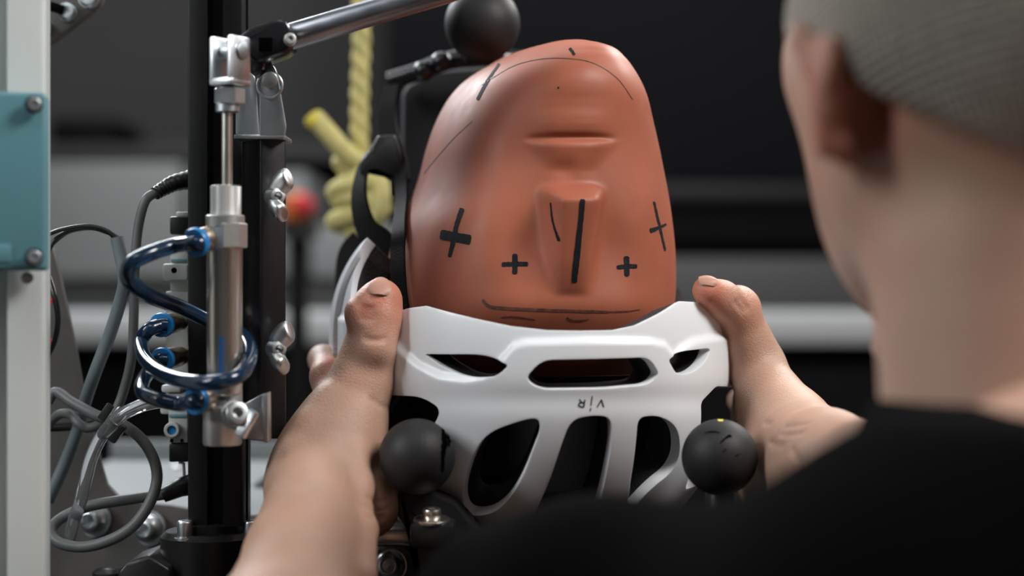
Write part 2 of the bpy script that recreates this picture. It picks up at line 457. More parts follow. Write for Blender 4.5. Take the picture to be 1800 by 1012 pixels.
strokes('marker_line', head_bvh, [([(848, 526), (860, 538), (890, 542), (960, 545), (1030, 547), (1070, 548)], [2.5, 3, 2.8, 2.6, 2.4, 2]), ([(1070, 548), (1100, 547), (1125, 544)], [1.6, 1.2, .8]), ([(996, 558), (1010, 564), (1035, 561)], [1.5, 1.8, 1]), ([(880, 558), (905, 557), (940, 562)], [1, 1.4, 1])], M['ink_faint'], hf, label='faded horizontal marker line')
for q in ([(745, 305), (775, 268), (800, 240), (830, 212)], [(845, 150), (900, 117), (950, 104), (1000, 103), (1045, 112), (1085, 138), (1112, 175)]):
    strokes('seam_line', head_bvh, [(q, .7)], M['ink_faint'], hf, jag=.1)
strokes('pin_hole', head_bvh, [([(980, 154), (983, 155)], [1.6, 1.6])], M['ink'], hf)

# ------------------------------------------------------------------ helmet
HX = (928-900)/FPX*HC
HA, HB = .1115, .135
def hscale(y):
    y = np.asarray(y, float)
    up = np.clip((600-y)/270, 0, .995); dn = np.clip((y-600)/372, 0, .9995)
    return np.where(y < 600, (1-up**2.3)**(1/2.3), (1-dn**2.35)**(1/2.3))
EX = 2.12
def helm_pt(th, y, off=0.):
    """th: azimuth from helmet front (+ towards picture right); y: height in px at distance 1"""
    th = np.asarray(th, float); s = hscale(y)
    sn, cs = np.sin(th), np.cos(th)
    rr = (np.abs(sn)**EX+np.abs(cs)**EX)**(-1/EX)
    u, v = (HA*s+off)*sn*rr, (HB*s+off)*cs*rr
    return np.stack([HX+u*LV.x+v*FV.x, HC+u*LV.y+v*FV.y, CAMZ-(np.asarray(y, float)-506)/FPX*HC-off*np.where(np.asarray(y) > 600, np.clip((np.asarray(y, float)-600)/372, 0, 1)**3, 0)+0*th], -1)
# ray table: pixel -> (theta, y)
def helm_uv(px, py):
    Ys = np.linspace(.80, 1.12, 1300)
    X = (px-900)/FPX*Ys; Z = -(py-506)/FPX*Ys; y = 506-Z/HC*FPX
    u = (X-HX)*LV.x+(Ys-HC)*LV.y; v = (X-HX)*FV.x+(Ys-HC)*FV.y
    s = hscale(y); f = (np.abs(u/(HA*s))**EX+np.abs(v/(HB*s))**EX)
    f = np.where((y > 972) | (y < 330), 9, f)
    if (f < 1).any():
        i = int(np.argmax(f < 1)); w = 0 if i == 0 or f[i-1] > 8 else (1-f[i])/(f[i-1]-f[i]+1e-9)
    else: i, w = int(np.argmin(f)), 0
    g = lambda A: float(A[i]*(1-w)+A[i-1]*w)
    return math.atan2(g(u), g(v)), g(y), g(Ys)
def uv_th(u, v, y): return math.atan2(u, v)
RIM = {}
_rim_px = [(690, 542), (720, 537), (760, 549), (800, 559), (870, 573), (940, 580), (1010, 581), (1080, 580), (1130, 571), (1180, 549), (1212, 529), (1236, 530)]
rim_t = [(helm_uv(x, y)[0], helm_uv(x, y)[1]) for x, y in _rim_px]
dg = math.radians
tl = rim_t[0][0]
rim_all = [(-PI, 545), (dg(-150), 540), (dg(-125), 520), (dg(-112), 470), (dg(-104), 436), (dg(-97), 424), (dg(-92), 448), (dg(-87), 492), (dg(-81), 540), (dg(-74), 560), (dg(-62), 556)]+[r for r in rim_t if r[0] > dg(-58)]+[(dg(62), 545), (dg(76), 565), (dg(90), 572), (dg(105), 575), (dg(125), 575), (dg(150), 562), (PI, 545)]
def rim_y(th):
    return np.interp(th, [r[0] for r in rim_all], [r[1] for r in rim_all])
def to_uv(poly): return [helm_uv(x, y)[:2] for x, y in poly]
KS = 380.0   # px per radian in the flat layout
holes_px = {
 'front_slot': rpoly([(897, 664), (930, 632, 22), (1150, 627, 18), (1169, 655, 8), (1150, 674, 18), (1060, 682, 30), (925, 683, 26)], 14),
 'left_slot': rpoly([(716, 621, 6), (822, 622, 30), (866, 641, 8), (842, 661, 14), (790, 664, 40), (745, 643, 26)], 12),
 'right_slot': rpoly([(1186, 631, 6), (1210, 616, 10), (1257, 610, 8), (1247, 637, 16), (1225, 655, 16), (1200, 655, 8)], 10),
 'left_vent': rpoly([(800, 800), (826, 755, 40), (900, 733, 30), (926, 732, 22), (928, 755, 14), (890, 845, 40), (850, 893, 30), (800, 899, 40), (786, 860, 30)], 20),
 'middle_vent': rpoly([(990, 735, 26), (1035, 727, 30), (1074, 730, 18), (1077, 770, 30), (1062, 850, 50), (1045, 905, 10), (905, 925, 10), (945, 850, 60), (972, 775, 50)], 20),
 'right_vent': rpoly([(1128, 730, 16), (1170, 726, 30), (1203, 745, 24), (1207, 790, 40), (1192, 822, 20), (1155, 850, 30), (1105, 900, 10), (1122, 800, 40)], 16),
 'side_vent_left': rpoly([(640, 690, 10), (715, 694, 16), (749, 716, 16), (735, 750, 24), (700, 800, 20), (640, 780, 20)], 16),
}
HOLES = {k: to_uv(v) for k, v in holes_px.items()}
th_r = helm_uv(1258, 700)[0]
ta, tb, tc_ = helm_uv(1262, 676), helm_uv(1243, 704), helm_uv(1238, 762)
HOLES['side_vent_right'] = [(x/KS, y) for x, y in rpoly([(ta[0]*KS+6, ta[1]), (tb[0]*KS, tb[1], 10), (tc_[0]*KS-4, tc_[1], 20), (tc_[0]*KS+20, 830, 20), (dg(100)*KS, 820, 20), (dg(100)*KS, 690, 20)], 10)]
for nm, (a, b, y0, y1) in {'rear_vent_1': (-160, -120, 610, 645), 'rear_vent_2': (120, 160, 610, 645)}.items():
    HOLES[nm] = rpoly([(dg(a), y0), (dg(b), y0), (dg(b), y1), (dg(a), y1)], .12)
YBOT = 968
def pip(poly, x, y):
    P = np.array(poly); x = np.asarray(x)[..., None]; y = np.asarray(y)[..., None]
    x1, y1 = P[:, 0], P[:, 1]; x2, y2 = np.roll(x1, -1), np.roll(y1, -1)
    c = ((y1 > y) != (y2 > y)) & (x < (x2-x1)*(y-y1)/np.where(y2 == y1, 1e-9, y2-y1)+x1)
    return c.sum(-1) % 2 == 1
def dist_poly(poly, x, y):
    P = np.array(poly); A = P; B = np.roll(P, -1, 0); best = np.full(x.shape, 1e9)
    for a, b in zip(A, B):
        d = b-a; L = d@d+1e-9; t = np.clip(((x-a[0])*d[0]+(y-a[1])*d[1])/L, 0, 1)
        best = np.minimum(best, np.hypot(x-a[0]-t*d[0], y-a[1]-t*d[1]))
    return best
def helmet_layout(step, shrink=0.):
    pts, edges = [], []
    def loop(poly):
        # resample
        Q = [V((t*KS, y)) for t, y in poly]; n0 = len(pts); out = []
        for i in range(len(Q)):
            a, b = Q[i], Q[(i+1) % len(Q)]; L = (b-a).length
            if L < .4: continue
            k = max(1, int(L/4)); out += [a+(b-a)*j/k for j in range(k)]
        pts.extend(out); n = len(out)
        edges.extend([(n0+i, n0+(i+1) % n) for i in range(n)])
        return n0, n
    # outline: rim left->right then bottom right->left
    ths = np.linspace(-PI, PI, 640)
    rim = list(zip(ths, rim_y(ths)))
    n0 = len(pts)
    out = [V((t*KS, y)) for t, y in rim]
    bots = [V((t*KS, YBOT)) for t in np.linspace(PI, -PI, 400)]
    sideR = [V((PI*KS, y)) for y in np.arange(rim[-1][1]+step, YBOT-1, step)]
    sideL = [V((-PI*KS, p.y)) for p in sideR[::-1]]
    al = out+sideR+bots+sideL; pts.extend(al)
    edges.extend([(n0+i, n0+(i+1) % len(al)) for i in range(len(al))])
    for h in HOLES.values(): loop(h)
    gx = np.arange(-PI*KS+step, PI*KS, step); gy = np.arange(415, YBOT-step*.5, step)
    GX, GY = np.meshgrid(gx, gy); GX[1::2] += step/2
    GX, GY = GX.ravel(), GY.ravel()
    ok = (GY > rim_y(GX/KS)+step*.6) & (np.abs(GX) < PI*KS-step*.6)
    GX, GY = GX[ok], GY[ok]
    for h in HOLES.values():
        hp = [(t*KS, y) for t, y in h]; d = dist_poly(hp, GX, GY); ins = pip(hp, GX, GY)
        k = ~(ins | (d < step*.5)); GX, GY = GX[k], GY[k]
    pts.extend([V((x, y)) for x, y in zip(GX, GY)])
    v2, e2, f2, *_ = geometry.delaunay_2d_cdt([V(p[:2]) for p in pts], edges, [], 0, 1e-5)
    P = np.array([(v[0]/KS, v[1]) for v in v2]); F = np.array([f for f in f2 if len(f) == 3])
    C = P[F].mean(1)
    keep = (C[:, 1] > rim_y(C[:, 0])) & (C[:, 1] < YBOT)
    for h in HOLES.values(): keep &= ~pip(h, C[:, 0], C[:, 1])
    return P, F[keep]
HP, HF = helmet_layout(4.2)
ridge = [(660, 560), (688, 586), (706, 612), (735, 640), (775, 661), (820, 667), (853, 662), (880, 636), (905, 608), (925, 602), (1030, 599), (1140, 600), (1166, 606), (1182, 628), (1196, 612), (1216, 600), (1262, 592), (1300, 600), (1300, 1010), (600, 1010), (600, 560)]
def px_of(P3): return 900+P3[:, 0]/P3[:, 1]*FPX, 506-(P3[:, 2]-CAMZ)/P3[:, 1]*FPX
base = helm_pt(HP[:, 0], HP[:, 1]); bx, by = px_of(base)
inn = pip(ridge, bx, by); dr = dist_poly(ridge, bx, by)
frontmask = (np.abs(HP[:, 0]) < 1.6)
sd = np.where(inn, dr, -dr)
OFF = np.where(frontmask, .0030*ss(-9, 5, sd)-.0012*np.exp(-((sd-14)/10)**2)*(sd > 0)*0, .003)
# band under the front slots slightly dished, crown ribs rounded
OFF = OFF - .0010*np.exp(-((by-700)/22.)**2)*frontmask
def helmet_solid(name, o0, o1, m, parent, bev, ko=1):
    """closed shell between two offsets"""
    A = helm_pt(HP[:, 0], HP[:, 1], 0)
    # numeric normals
    e = 1e-3; T = helm_pt(HP[:, 0]+e, HP[:, 1])-A; Yv = helm_pt(HP[:, 0], HP[:, 1]+1.0)-A
    N = np.cross(T, Yv); N /= np.linalg.norm(N, axis=1)[:, None]+1e-12
    ctr = np.array([HX, HC, A[:, 2].mean()]); sgn = np.sign(((A-ctr)*N).sum(1)); N *= sgn[:, None]
    O = A+N*(OFF*ko+o0)[:, None]; I = A+N*(OFF*0+o1)[:, None]
    n = len(A); used, inv = np.unique(HF, return_inverse=True)
    F = HF
    # boundary edges
    from collections import Counter
    E = {}
    for f in F:
        for a, b in ((f[0], f[1]), (f[1], f[2]), (f[2], f[0])):
            k = (min(a, b), max(a, b)); E.setdefault(k, []).append((a, b))
    walls = []
    for k, l in E.items():
        if len(l) == 1:
            a, b = l[0]; 
            if abs(abs(HP[a, 0])-PI) < 1e-3 and abs(abs(HP[b, 0])-PI) < 1e-3: continue
            walls.append((a, b, b+n, a+n))
    me = bpy.data.meshes.new(name)
    faces = [tuple(int(q) for q in f) for f in F]+[tuple(int(q)+n for q in f[::-1]) for f in F]+[tuple(int(x) for x in w) for w in walls]
    me.from_pydata(np.concatenate([O, I]).tolist(), [], faces); me.update()
    bm = bmesh.new(); bm.from_mesh(me)
    bmesh.ops.delete(bm, geom=[v for v in bm.verts if not v.link_faces], context='VERTS')
    bmesh.ops.remove_doubles(bm, verts=bm.verts, dist=1e-5)
    bmesh.ops.recalc_face_normals(bm, faces=bm.faces)
    if bev:
        es = [ed for ed in bm.edges if len(ed.link_faces) == 2 and ed.calc_face_angle() > .9]
        bmesh.ops.bevel(bm, geom=es, offset=bev, segments=3, profile=.5, affect='EDGES', clamp_overlap=True)
    bm.to_mesh(me); bvh = BVHTree.FromBMesh(bm); bm.free()
    return link_mesh(name, me, m, parent, angle=60), bvh
helm = thing('bicycle_helmet', 'white vented bicycle helmet held upside down against the dummy head', 'helmet', tuple(at(928, 960, HC)))
_, helm_bvh = helmet_solid('shell', 0, -.0035, M['shell'], helm, .0013)
helmet_solid('foam_liner', -.0036, -.019, M['foam'], helm, 0, 0)
def dark_band(name, t0, t1, y0, y1, off, m):
    th = np.linspace(t0, t1, 80); yy = np.linspace(y0, y1, 10); T, Yq = np.meshgrid(th, yy); vs = []; mbp = MB()
    for o_ in (off, off-.004): vs += [V(p) for p in helm_pt(T.ravel(), Yq.ravel(), o_)]
    n = len(vs)//2; fs = []
    for i in range(9):
        for k in range(79):
            q = (i*80+k, i*80+k+1, (i+1)*80+k+1, (i+1)*80+k); fs += [q, tuple(x+n for x in q[::-1])]
    bd = [k for k in range(80)]+[(i+1)*80+79 for i in range(9)]+[9*80+k for k in range(78, -1, -1)]+[i*80 for i in range(8, 0, -1)]
    for a, b in zip(bd, bd[1:]+bd[:1]): fs.append((a, b, b+n, a+n))
    mbp._add(vs, fs); return mbp.build(name, m, helm)
dark_band('slot_blackout', dg(-70), dg(66), 645, 712, -.024, M['blackpad'])  # black sheet added behind the front slots to make them look dark
# crown closing the bottom
mb = MB(); cp = helm_pt(np.linspace(-PI, PI, 60, endpoint=False), np.full(60, YBOT-2.0), .001)
c0 = cp.mean(0)-np.array([0, 0, .003])
mb._add([V(p) for p in cp]+[V(c0)], [(i, (i+1) % 60, 60) for i in range(60)])
mb.build('crown_cap', M['shell'], helm)
# printed lettering, upside down as it sits
def letter(mbx, lines, w): 
    for pts in lines: ribbon_lin(mbx, pts, w)
def ribbon_lin(mbx, pts, w):
    for a, b in zip(pts[:-1], pts[1:]):
        t = (V(b)-V(a)).normalized(); n = V((-t.y, t.x)); rows = []
        L = (V(b)-V(a)).length; k = 3
        for j in range(k+1):
            c = V(a)-t*w*.5+(t*(L+w))*j/k
            rows.append([c-n*w, c+n*w])
        rr = []
        for r_ in rows:
            rr.append([(lambda h: h[0]+h[1]*.00025 if h else None)(hit(helm_bvh, q.x, q.y)) for q in r_])
        for r0, r1 in zip(rr[:-1], rr[1:]):
            if all(r0) and all(r1): mbx._add([r0[0], r0[1], r1[1], r1[0]], [(0, 1, 2, 3)])
def zz(x, y): return (980+x/15, 680+y/15)
mb = MB(); letter(mb, [[zz(1045, 525), zz(1155, 335), zz(1213, 518)]], 1.1); o = mb.build('letter', M['ink'], helm, recalc=False)
o['label'] = 'dark letter V printed upside down'
mb = MB(); bowl = [zz(690, 525), zz(620, 520), zz(565, 495), zz(556, 455), zz(585, 420), zz(640, 405), zz(700, 410)]
letter(mb, [[zz(718, 335), zz(690, 525)], bowl, [zz(632, 405), zz(578, 325)]], 1.1); o = mb.build('letter', M['ink'], helm, recalc=False)
o['label'] = 'dark letter R printed upside down'
mb = MB(); letter(mb, [[zz(915, 240), zz(882, 485)], [zz(876, 550), zz(860, 630)]], .9); mb.build('letter_divider', M['ink'], helm, recalc=False)
# ------------------------------------------------------------------ the person: one body, with shirt, cap and nails as children
def skin_mat():
    m = M['skin']; nt = m.node_tree; b = nt.nodes['Principled BSDF']
    src = b.inputs['Base Color'].links[0].from_socket
    at_ = nt.nodes.new('ShaderNodeAttribute'); at_.attribute_name = 'tint'
    mx = nt.nodes.new('ShaderNodeMix'); mx.data_type = 'RGBA'
    nt.links.new(at_.outputs['Fac'], mx.inputs['Factor']); nt.links.new(src, mx.inputs[6])
    mx.inputs[7].default_value = (.56, .13, .075, 1)
    nt.links.new(mx.outputs[2], b.inputs['Base Color'])
    # fine creases
    tc = nt.nodes.new('ShaderNodeTexCoord'); vo = nt.nodes.new('ShaderNodeTexVoronoi'); vo.feature = 'DISTANCE_TO_EDGE'; vo.inputs['Scale'].default_value = 850
    nt.links.new(tc.outputs['Object'], vo.inputs['Vector'])
    bp2 = nt.nodes.new('ShaderNodeBump'); bp2.inputs['Strength'].default_value = .28; bp2.inputs['Distance'].default_value = .0006
    old = b.inputs['Normal'].links[0].from_socket
    nt.links.new(vo.outputs['Distance'], bp2.inputs['Height']); nt.links.new(old, bp2.inputs['Normal']); nt.links.new(bp2.outputs['Normal'], b.inputs['Normal'])
skin_mat()

LH = []   # left hand and forearm
LH += chain([(420, 1330, .70, 42), (503, 1120, .765, 35), (538, 980, .82, 28.5), (560, 860, .875, 24.5)], .008)
LH += chain([(470, 1330, .72, 36), (545, 1080, .80, 26), (580, 900, .885, 18.5)], .008)
LH += chain([(560, 880, .872, 25), (540, 822, .885, 18)], .008)
LH += chain([(556, 848, .88, 24), (582, 790, .892, 24), (602, 745, .898, 22.5)], .010)
LH += chain([(602, 760, .896, 23), (636, 668, .902, 16.2), (650, 618, .904, 13.6), (662, 562, .903, 12.4), (669, 528, .901, 11.6)], .006)   # thumb
LH += chain([(640, 550, .899, 10.5), (647, 542, .899, 9.5)], .005)      # thumb knuckle
LH += chain([(660, 612, .893, 10), (668, 560, .896, 9)], .006)
LH += chain([(560, 850, .90, 24), (572, 770, .925, 18), (592, 715, .945, 14)], .012)                 # back of the hand, index side
LH += chain([(600, 735, .945, 13.5), (577, 662, .965, 9.8), (573, 636, .985, 9), (568, 632, 1.02, 8.4), (574, 632, 1.045, 7.6)], .004)    # index
LH += chain([(575, 860, .90, 24), (590, 790, .948, 17), (598, 760, .96, 14)], .012)
LH += chain([(598, 765, .958, 13), (578, 727, 1.0, 10), (588, 706, 1.04, 9), (612, 700, 1.07, 8)], .004)     # middle
LH += chain([(590, 880, .90, 22), (612, 830, .95, 16), (614, 812, .96, 13)], .012)
LH += chain([(614, 815, .96, 12.5), (598, 790, 1.0, 9.6), (612, 772, 1.035, 8.6), (636, 766, 1.06, 7.6)], .004)   # ring
LH += chain([(590, 900, .885, 16), (644, 888, .885, 16), (652, 848, .912, 15)], .006)      # heel of the hand
LH += chain([(645, 868, .945, 14), (632, 852, .985, 9), (645, 838, 1.015, 8), (664, 832, 1.035, 7)], .004)     # little finger
LH += chain([(628, 800, .872, 5), (636, 850, .862, 4.5), (640, 930, .835, 5), (640, 1012, .80, 6)], .008)     # tendon ridge
LH += chain([(522, 792, .872, 5), (545, 752, .88, 5), (580, 700, .89, 5)], .008)
LH += [('cone', tuple(at(524, 842, .868)), tuple(at(528, 830, .87)), .0105, .0105, .012)]
RH = []
RH += chain([(1850, 1090, .62, 44), (1700, 960, .69, 39), (1540, 872, .775, 33), (1450, 815, .85, 26.5), (1412, 795, .885, 24)], .008)
RH += chain([(1700, 1010, .70, 36), (1480, 880, .83, 26), (1385, 840, .905, 22)], .008)
RH += chain([(1425, 790, .885, 23), (1385, 752, .915, 21.5), (1358, 712, .93, 19)], .010)
RH += chain([(1362, 722, .93, 19), (1328, 640, .945, 15.2), (1312, 600, .942, 13.2), (1296, 548, .935, 11.8), (1268, 527, .922, 9.6), (1243, 511, .910, 8.0)], .006)   # thumb
RH += chain([(1304, 534, .935, 8.5), (1300, 530, .935, 8.5)], .004)
RH += chain([(1400, 800, .90, 22), (1352, 745, .95, 16), (1330, 700, .975, 13.5)], .012)
RH += chain([(1332, 705, .985, 13), (1318, 668, 1.03, 9.8), (1312, 655, 1.06, 8.8), (1304, 650, 1.085, 7.8)], .004)
RH += chain([(1395, 815, .905, 22), (1345, 780, .96, 16), (1325, 750, .985, 13)], .012)
RH += chain([(1330, 752, .99, 12.5), (1316, 722, 1.035, 9.8), (1310, 708, 1.065, 8.8), (1300, 704, 1.09, 7.8)], .004)
RH += chain([(1390, 830, .905, 22), (1338, 820, .965, 16), (1318, 795, .99, 12.5)], .012)
RH += chain([(1322, 797, .995, 12), (1306, 778, 1.035, 9.4), (1304, 768, 1.06, 8.4), (1292, 762, 1.085, 7.4)], .004)
RH += chain([(1385, 850, .905, 22), (1345, 850, .945, 19), (1325, 845, .97, 15)], .012)
RH += chain([(1322, 845, .98, 11), (1285, 822, 1.015, 8.6), (1262, 815, 1.04, 7.8), (1242, 812, 1.055, 7)], .004)
RH += chain([(1352, 770, .905, 4.5), (1372, 790, .893, 4.5), (1392, 830, .872, 5)], .008)
RH += chain([(1372, 778, .885, 3.5), (1388, 806, .872, 4.5), (1425, 845, .845, 5)], .006)
RH += [('ncone', tuple(at(1405, 806, .845)), tuple(at(1440, 826, .82)), .006, .006, .012)]
LBOX = (at(420, 1420, .70)-V((.09, .09, 0)), V((-.045, 1.10, 1.03))); RBOX = (V((.095, .58, .80)), V((.25, 1.11, 1.03)))
def crease(L, box, lines):
    P_, Q_ = solid(L, box[0], box[1], .003, 1); bv = BVHTree.FromPolygons([tuple(p) for p in P_.tolist()], [tuple(q) for q in Q_.tolist()])
    for pts, r in lines:
        h = [hit(bv, p.x, p.y) for p in spline([V((x, y, 0)) for x, y in pts], 3)]
        c = [q[0]+(q[1] if q[1].y < 0 else -q[1])*(r*.00055) for q in h if q]
        for a, b in zip(c[:-1], c[1:]):
            if (a-b).length < .012: L.append(('ncone', tuple(a), tuple(b), r/1000, r/1000, .0016))
crease(LH, LBOX, [([(630, 556), (642, 561), (656, 560)], .9), ([(631, 547), (642, 551), (656, 550)], 1.), ([(634, 538), (645, 542), (656, 541)], .9), ([(640, 592), (655, 598), (674, 595)], .9),
  ([(644, 872), (662, 882), (682, 878)], 1.), ([(646, 890), (664, 898), (684, 893)], 1.), ([(648, 906), (662, 912), (676, 907)], 1.), ([(652, 700), (668, 712), (684, 716)], .9)])
crease(RH, RBOX, [([(1292, 530), (1301, 540), (1307, 548)], 1.), ([(1300, 524), (1310, 535), (1315, 544)], 1.), ([(1345, 742), (1380, 750), (1420, 744)], 1.1), ([(1352, 757), (1385, 764), (1412, 760)], 1.1), ([(1350, 775), (1366, 782), (1378, 782)], 1.), ([(1392, 790), (1404, 810), (1426, 832), (1440, 840)], 2.2)])
lh = solid(LH, LBOX[0], LBOX[1], .0012, 2)
rh = solid(RH, RBOX[0], RBOX[1], .0012, 2)

# head and neck (looking down at the helmet, turned away from us)
HY = math.radians(14)
hf_f = V((-math.sin(HY), math.cos(HY), 0)); hf_l = V((math.cos(HY), math.sin(HY), 0)); 
fwd = (hf_f + V((0, 0, -.35))).normalized(); upv = hf_l.cross(fwd).normalized()
Rh = [[hf_l.x, hf_l.y, hf_l.z], [fwd.x, fwd.y, fwd.z], [upv.x, upv.y, upv.z]]   # rows: local axes
hc = at(1772, 60, .655)
HD = [('ell', tuple(hc), (.078, .098, .092), Rh, .01)]
HD += [('ell', tuple(hc+fwd*.045-upv*.035), (.062, .055, .075), Rh, .02)]
HD += chain([(1600, 110, .715, 53), (1632, 300, .735, 44), (1655, 480, .745, 25)], .02)      # face, jaw and chin
HD += chain([(1700, 330, .64, 48), (1650, 500, .735, 22)], .02)                 # jaw line
HD += chain([(1860, 260, .635, 60), (1875, 560, .625, 60), (1890, 900, .60, 62)], .02)   # neck
HD += chain([(1740, 480, .61, 36), (1725, 800, .595, 32)], .02)
nose = hc+fwd*.105-upv*.045
HD += [('cone', tuple(nose), tuple(nose+fwd*.012-upv*.025), .010, .014, .01)]
HD += [('cone', tuple(hc+fwd*.098-upv*.095-hf_l*.018), tuple(hc+fwd*.098-upv*.095+hf_l*.018), .009, .009, .01)]
# ear: outer rim standing off the head, dark hollow behind it
def ear(side):
    e = []
    if side < 0:
        c = at(1474, 172, .605)
    else:
        c = hc+hf_l*.082-upv*.02
    out = hf_l*side
    rimp = [(-.010, .024), (-.016, .010), (-.015, -.006), (-.008, -.018), (.002, -.022)]
    pr = [c+out*(.010-.004*i)-fwd*(-.002)+fwd*p[0]*.45+upv*p[1]+out*.003 for i, p in enumerate(rimp)]
    pts = []
    for a, b in zip(pr[:-1], pr[1:]): pts.append(('cone', tuple(a), tuple(b), .0052, .0052, .003))
    pts.append(('ell', tuple(c+out*.004), (.0055, .015, .024), Rh, .005))
    return pts
HD += ear(-1)+ear(1)
ec = at(1528, 190, .598)
HD += [('nell', tuple(ec), (.0085, .010, .021), Rh, .005)]
hd = solid(HD, V((.09, .46, .86)), V((.37, .84, 1.20)), .003, 2)
# trunk and upper arms under the shirt (coarse)
TR = []
TR += chain([(1500, 1030, .565, 38), (1000, 1140, .61, 36), (640, 1230, .665, 36), (450, 1300, .70, 36)], .02)
TR += chain([(2200, 900, .50, 50), (2000, 1300, .54, 40), (1850, 1100, .62, 38)], .02)
sh_l, sh_r = at(1520, 1040, .55), at(2250, 900, .52)
midc = (sh_l+sh_r)/2
TR += [('cone', tuple(at(1660, 1120, .55)), tuple(sh_r), .045, .053, .02)]
TR += [('ell', tuple(midc+V((0, -.02, -.20))), (.155, .095, .24), None, .03)]
TR += [('ell', tuple(midc+V((.01, -.05, -.46))), (.15, .10, .16), None, .03)]
TR += chain([(1905, 900, .60, 66), (1900, 1100, .56, 70)], .03)
tr = solid(TR, V((-.14, .30, .32)), V((.42, .75, 1.02)), .006, 2)
me = np_mesh('person', [lh, rh, hd, tr])
tips = [(at(672, 515, .895), .022), (at(1238, 505, .905), .020), (at(1300, 535, .93), .010), (at(1455, 150, .60), .020), (at(1465, 230, .60), .020), (at(1530, 210, .60), .015), (at(575, 625, .96), .014), (at(648, 545, .89), .009)]
co = np.concatenate([p for p, _ in (lh, rh, hd, tr)])
t_ = np.zeros(len(co))
for p, r in tips:
    d = np.linalg.norm(co-np.array(p), axis=1); t_ = np.maximum(t_, .62*np.exp(-(d/r)**2*1.2))
ca = me.color_attributes.new('tint', 'FLOAT_COLOR', 'POINT')
ca.data.foreach_set('color', np.stack([t_, t_, t_, np.ones_like(t_)], 1).astype(np.float32).ravel())
person = link_mesh('person', me, M['skin'], None, angle=180)
tag(person, 'person seen from behind in black shirt and grey cap, both hands gripping the white helmet', 'person')
def nail(c, nrm, along, w, l):
    nrm = V(nrm).normalized(); al = (V(along)-nrm*V(along).dot(nrm)).normalized(); sd = nrm.cross(al)
    vs, fs = [], []; N, K = 12, 10
    for i in range(N+1):
        for k in range(K+1):
            u, v = -1+2*i/N, -1+2*k/K; f = 1-.25*abs(v)**3
            vs.append(V(c)+sd*u*w*f+al*v*l*math.sqrt(max(0, 1-.35*u*u))+nrm*(.0016*(1-u*u)-.0009*(v*v)))
    for i in range(N):
        for k in range(K): fs.append((i*(K+1)+k, (i+1)*(K+1)+k, (i+1)*(K+1)+k+1, i*(K+1)+k+1))
    n = len(vs); vs2 = [p-nrm*.0008 for p in vs]
    m_ = MB(); m_._add(vs, fs); m_._add(vs2, [f[::-1] for f in fs])
    return m_.build('thumbnail', M['nail'], person, recalc=False)
body_bvh = BVHTree.FromPolygons([tuple(p) for p in co.tolist()], [tuple(q) for q in (lh[1]).tolist()])
def nail_at(bv, px, py, along, w, l, push=0.):
    h = hit(bv, px, py)
    if h:
        n = h[1] if h[1].y < 0 else -h[1]
        nail(h[0]-n*.0005, n, along, w, l)
nail_at(body_bvh, 668, 502, V((.1, .25, 1)), .0060, .0062)
rh_bvh = BVHTree.FromPolygons([tuple(p) for p in rh[0].tolist()], [tuple(q) for q in rh[1].tolist()])
nail_at(rh_bvh, 1245, 491, V((-1, -.2, .5)), .0042, .0052)

# shirt
ST = []
ST += chain([(1510, 1085, .56, 44), (1300, 1142, .575, 46), (1050, 1112, .60, 46.5), (905, 1112, .635, 42.5)], .012)
ST += chain([(2200, 900, .50, 56), (2000, 1250, .54, 50), (1880, 1080, .62, 48)], .02)
ST += [('cone', tuple(at(1640, 1110, .55)), tuple(sh_r), .052, .060, .02)]
ST += [('ell', tuple(midc+V((0, -.02, -.20))), (.172, .110, .26), None, .04)]
ST += [('ell', tuple(midc+V((.01, -.05, -.46))), (.168, .115, .18), None, .03)]
ST += chain([(1700, 890, .585, 30), (1950, 850, .56, 60)], .02)
ST += chain([(1600, 960, .57, 25), (1690, 850, .59, 24)], .02)
ST += chain([(1905, 820, .60, 78), (1900, 1050, .56, 80)], .02)
st = solid(ST, V((-.14, .28, .30)), V((.44, .78, 1.03)), .005, 3, cuts=[(at(1700, 703, .59), V((.0, .0, -1)))])
me = np_mesh('black_shirt', [st])
shirt = link_mesh('black_shirt', me, M['shirt'], person, angle=180)

# cap: knitted ribs, cut along its lower edge
A_, B_, C_ = at(1432, 118, .60), at(1800, 292, .55), at(1352, 20, .715)
pn = (B_-A_).cross(C_-A_).normalized()
if pn.z < 0: pn = -pn
CP = [('ell', tuple(hc), (.085, .105, .099), Rh, .01), ('ell', tuple(hc+fwd*.038-upv*.03), (.068, .060, .07), Rh, .02)]
cp_ = solid(CP, V((.07, .48, .90)), V((.37, .84, 1.22)), .003, 2, cuts=[(A_, pn)])
me = np_mesh('knitted_cap', [cp_])
m = mat('cap_knit', (.64, .585, .51), .95, spec=.1, var=.15, vscale=250)
nt = m.node_tree; b = nt.nodes['Principled BSDF']; tc = nt.nodes.new('ShaderNodeTexCoord')
sub_ = nt.nodes.new('ShaderNodeVectorMath'); sub_.operation = 'SUBTRACT'; sub_.inputs[1].default_value = tuple(hc-ORG['person'])
nt.links.new(tc.outputs['Object'], sub_.inputs[0]); ds = []
for ax_v in (hf_l, fwd, upv):
    d_ = nt.nodes.new('ShaderNodeVectorMath'); d_.operation = 'DOT_PRODUCT'; d_.inputs[1].default_value = tuple(ax_v)
    nt.links.new(sub_.outputs[0], d_.inputs[0]); ds.append(d_.outputs['Value'])
an = nt.nodes.new('ShaderNodeMath'); an.operation = 'ARCTAN2'; nt.links.new(ds[0], an.inputs[0]); nt.links.new(ds[1], an.inputs[1])
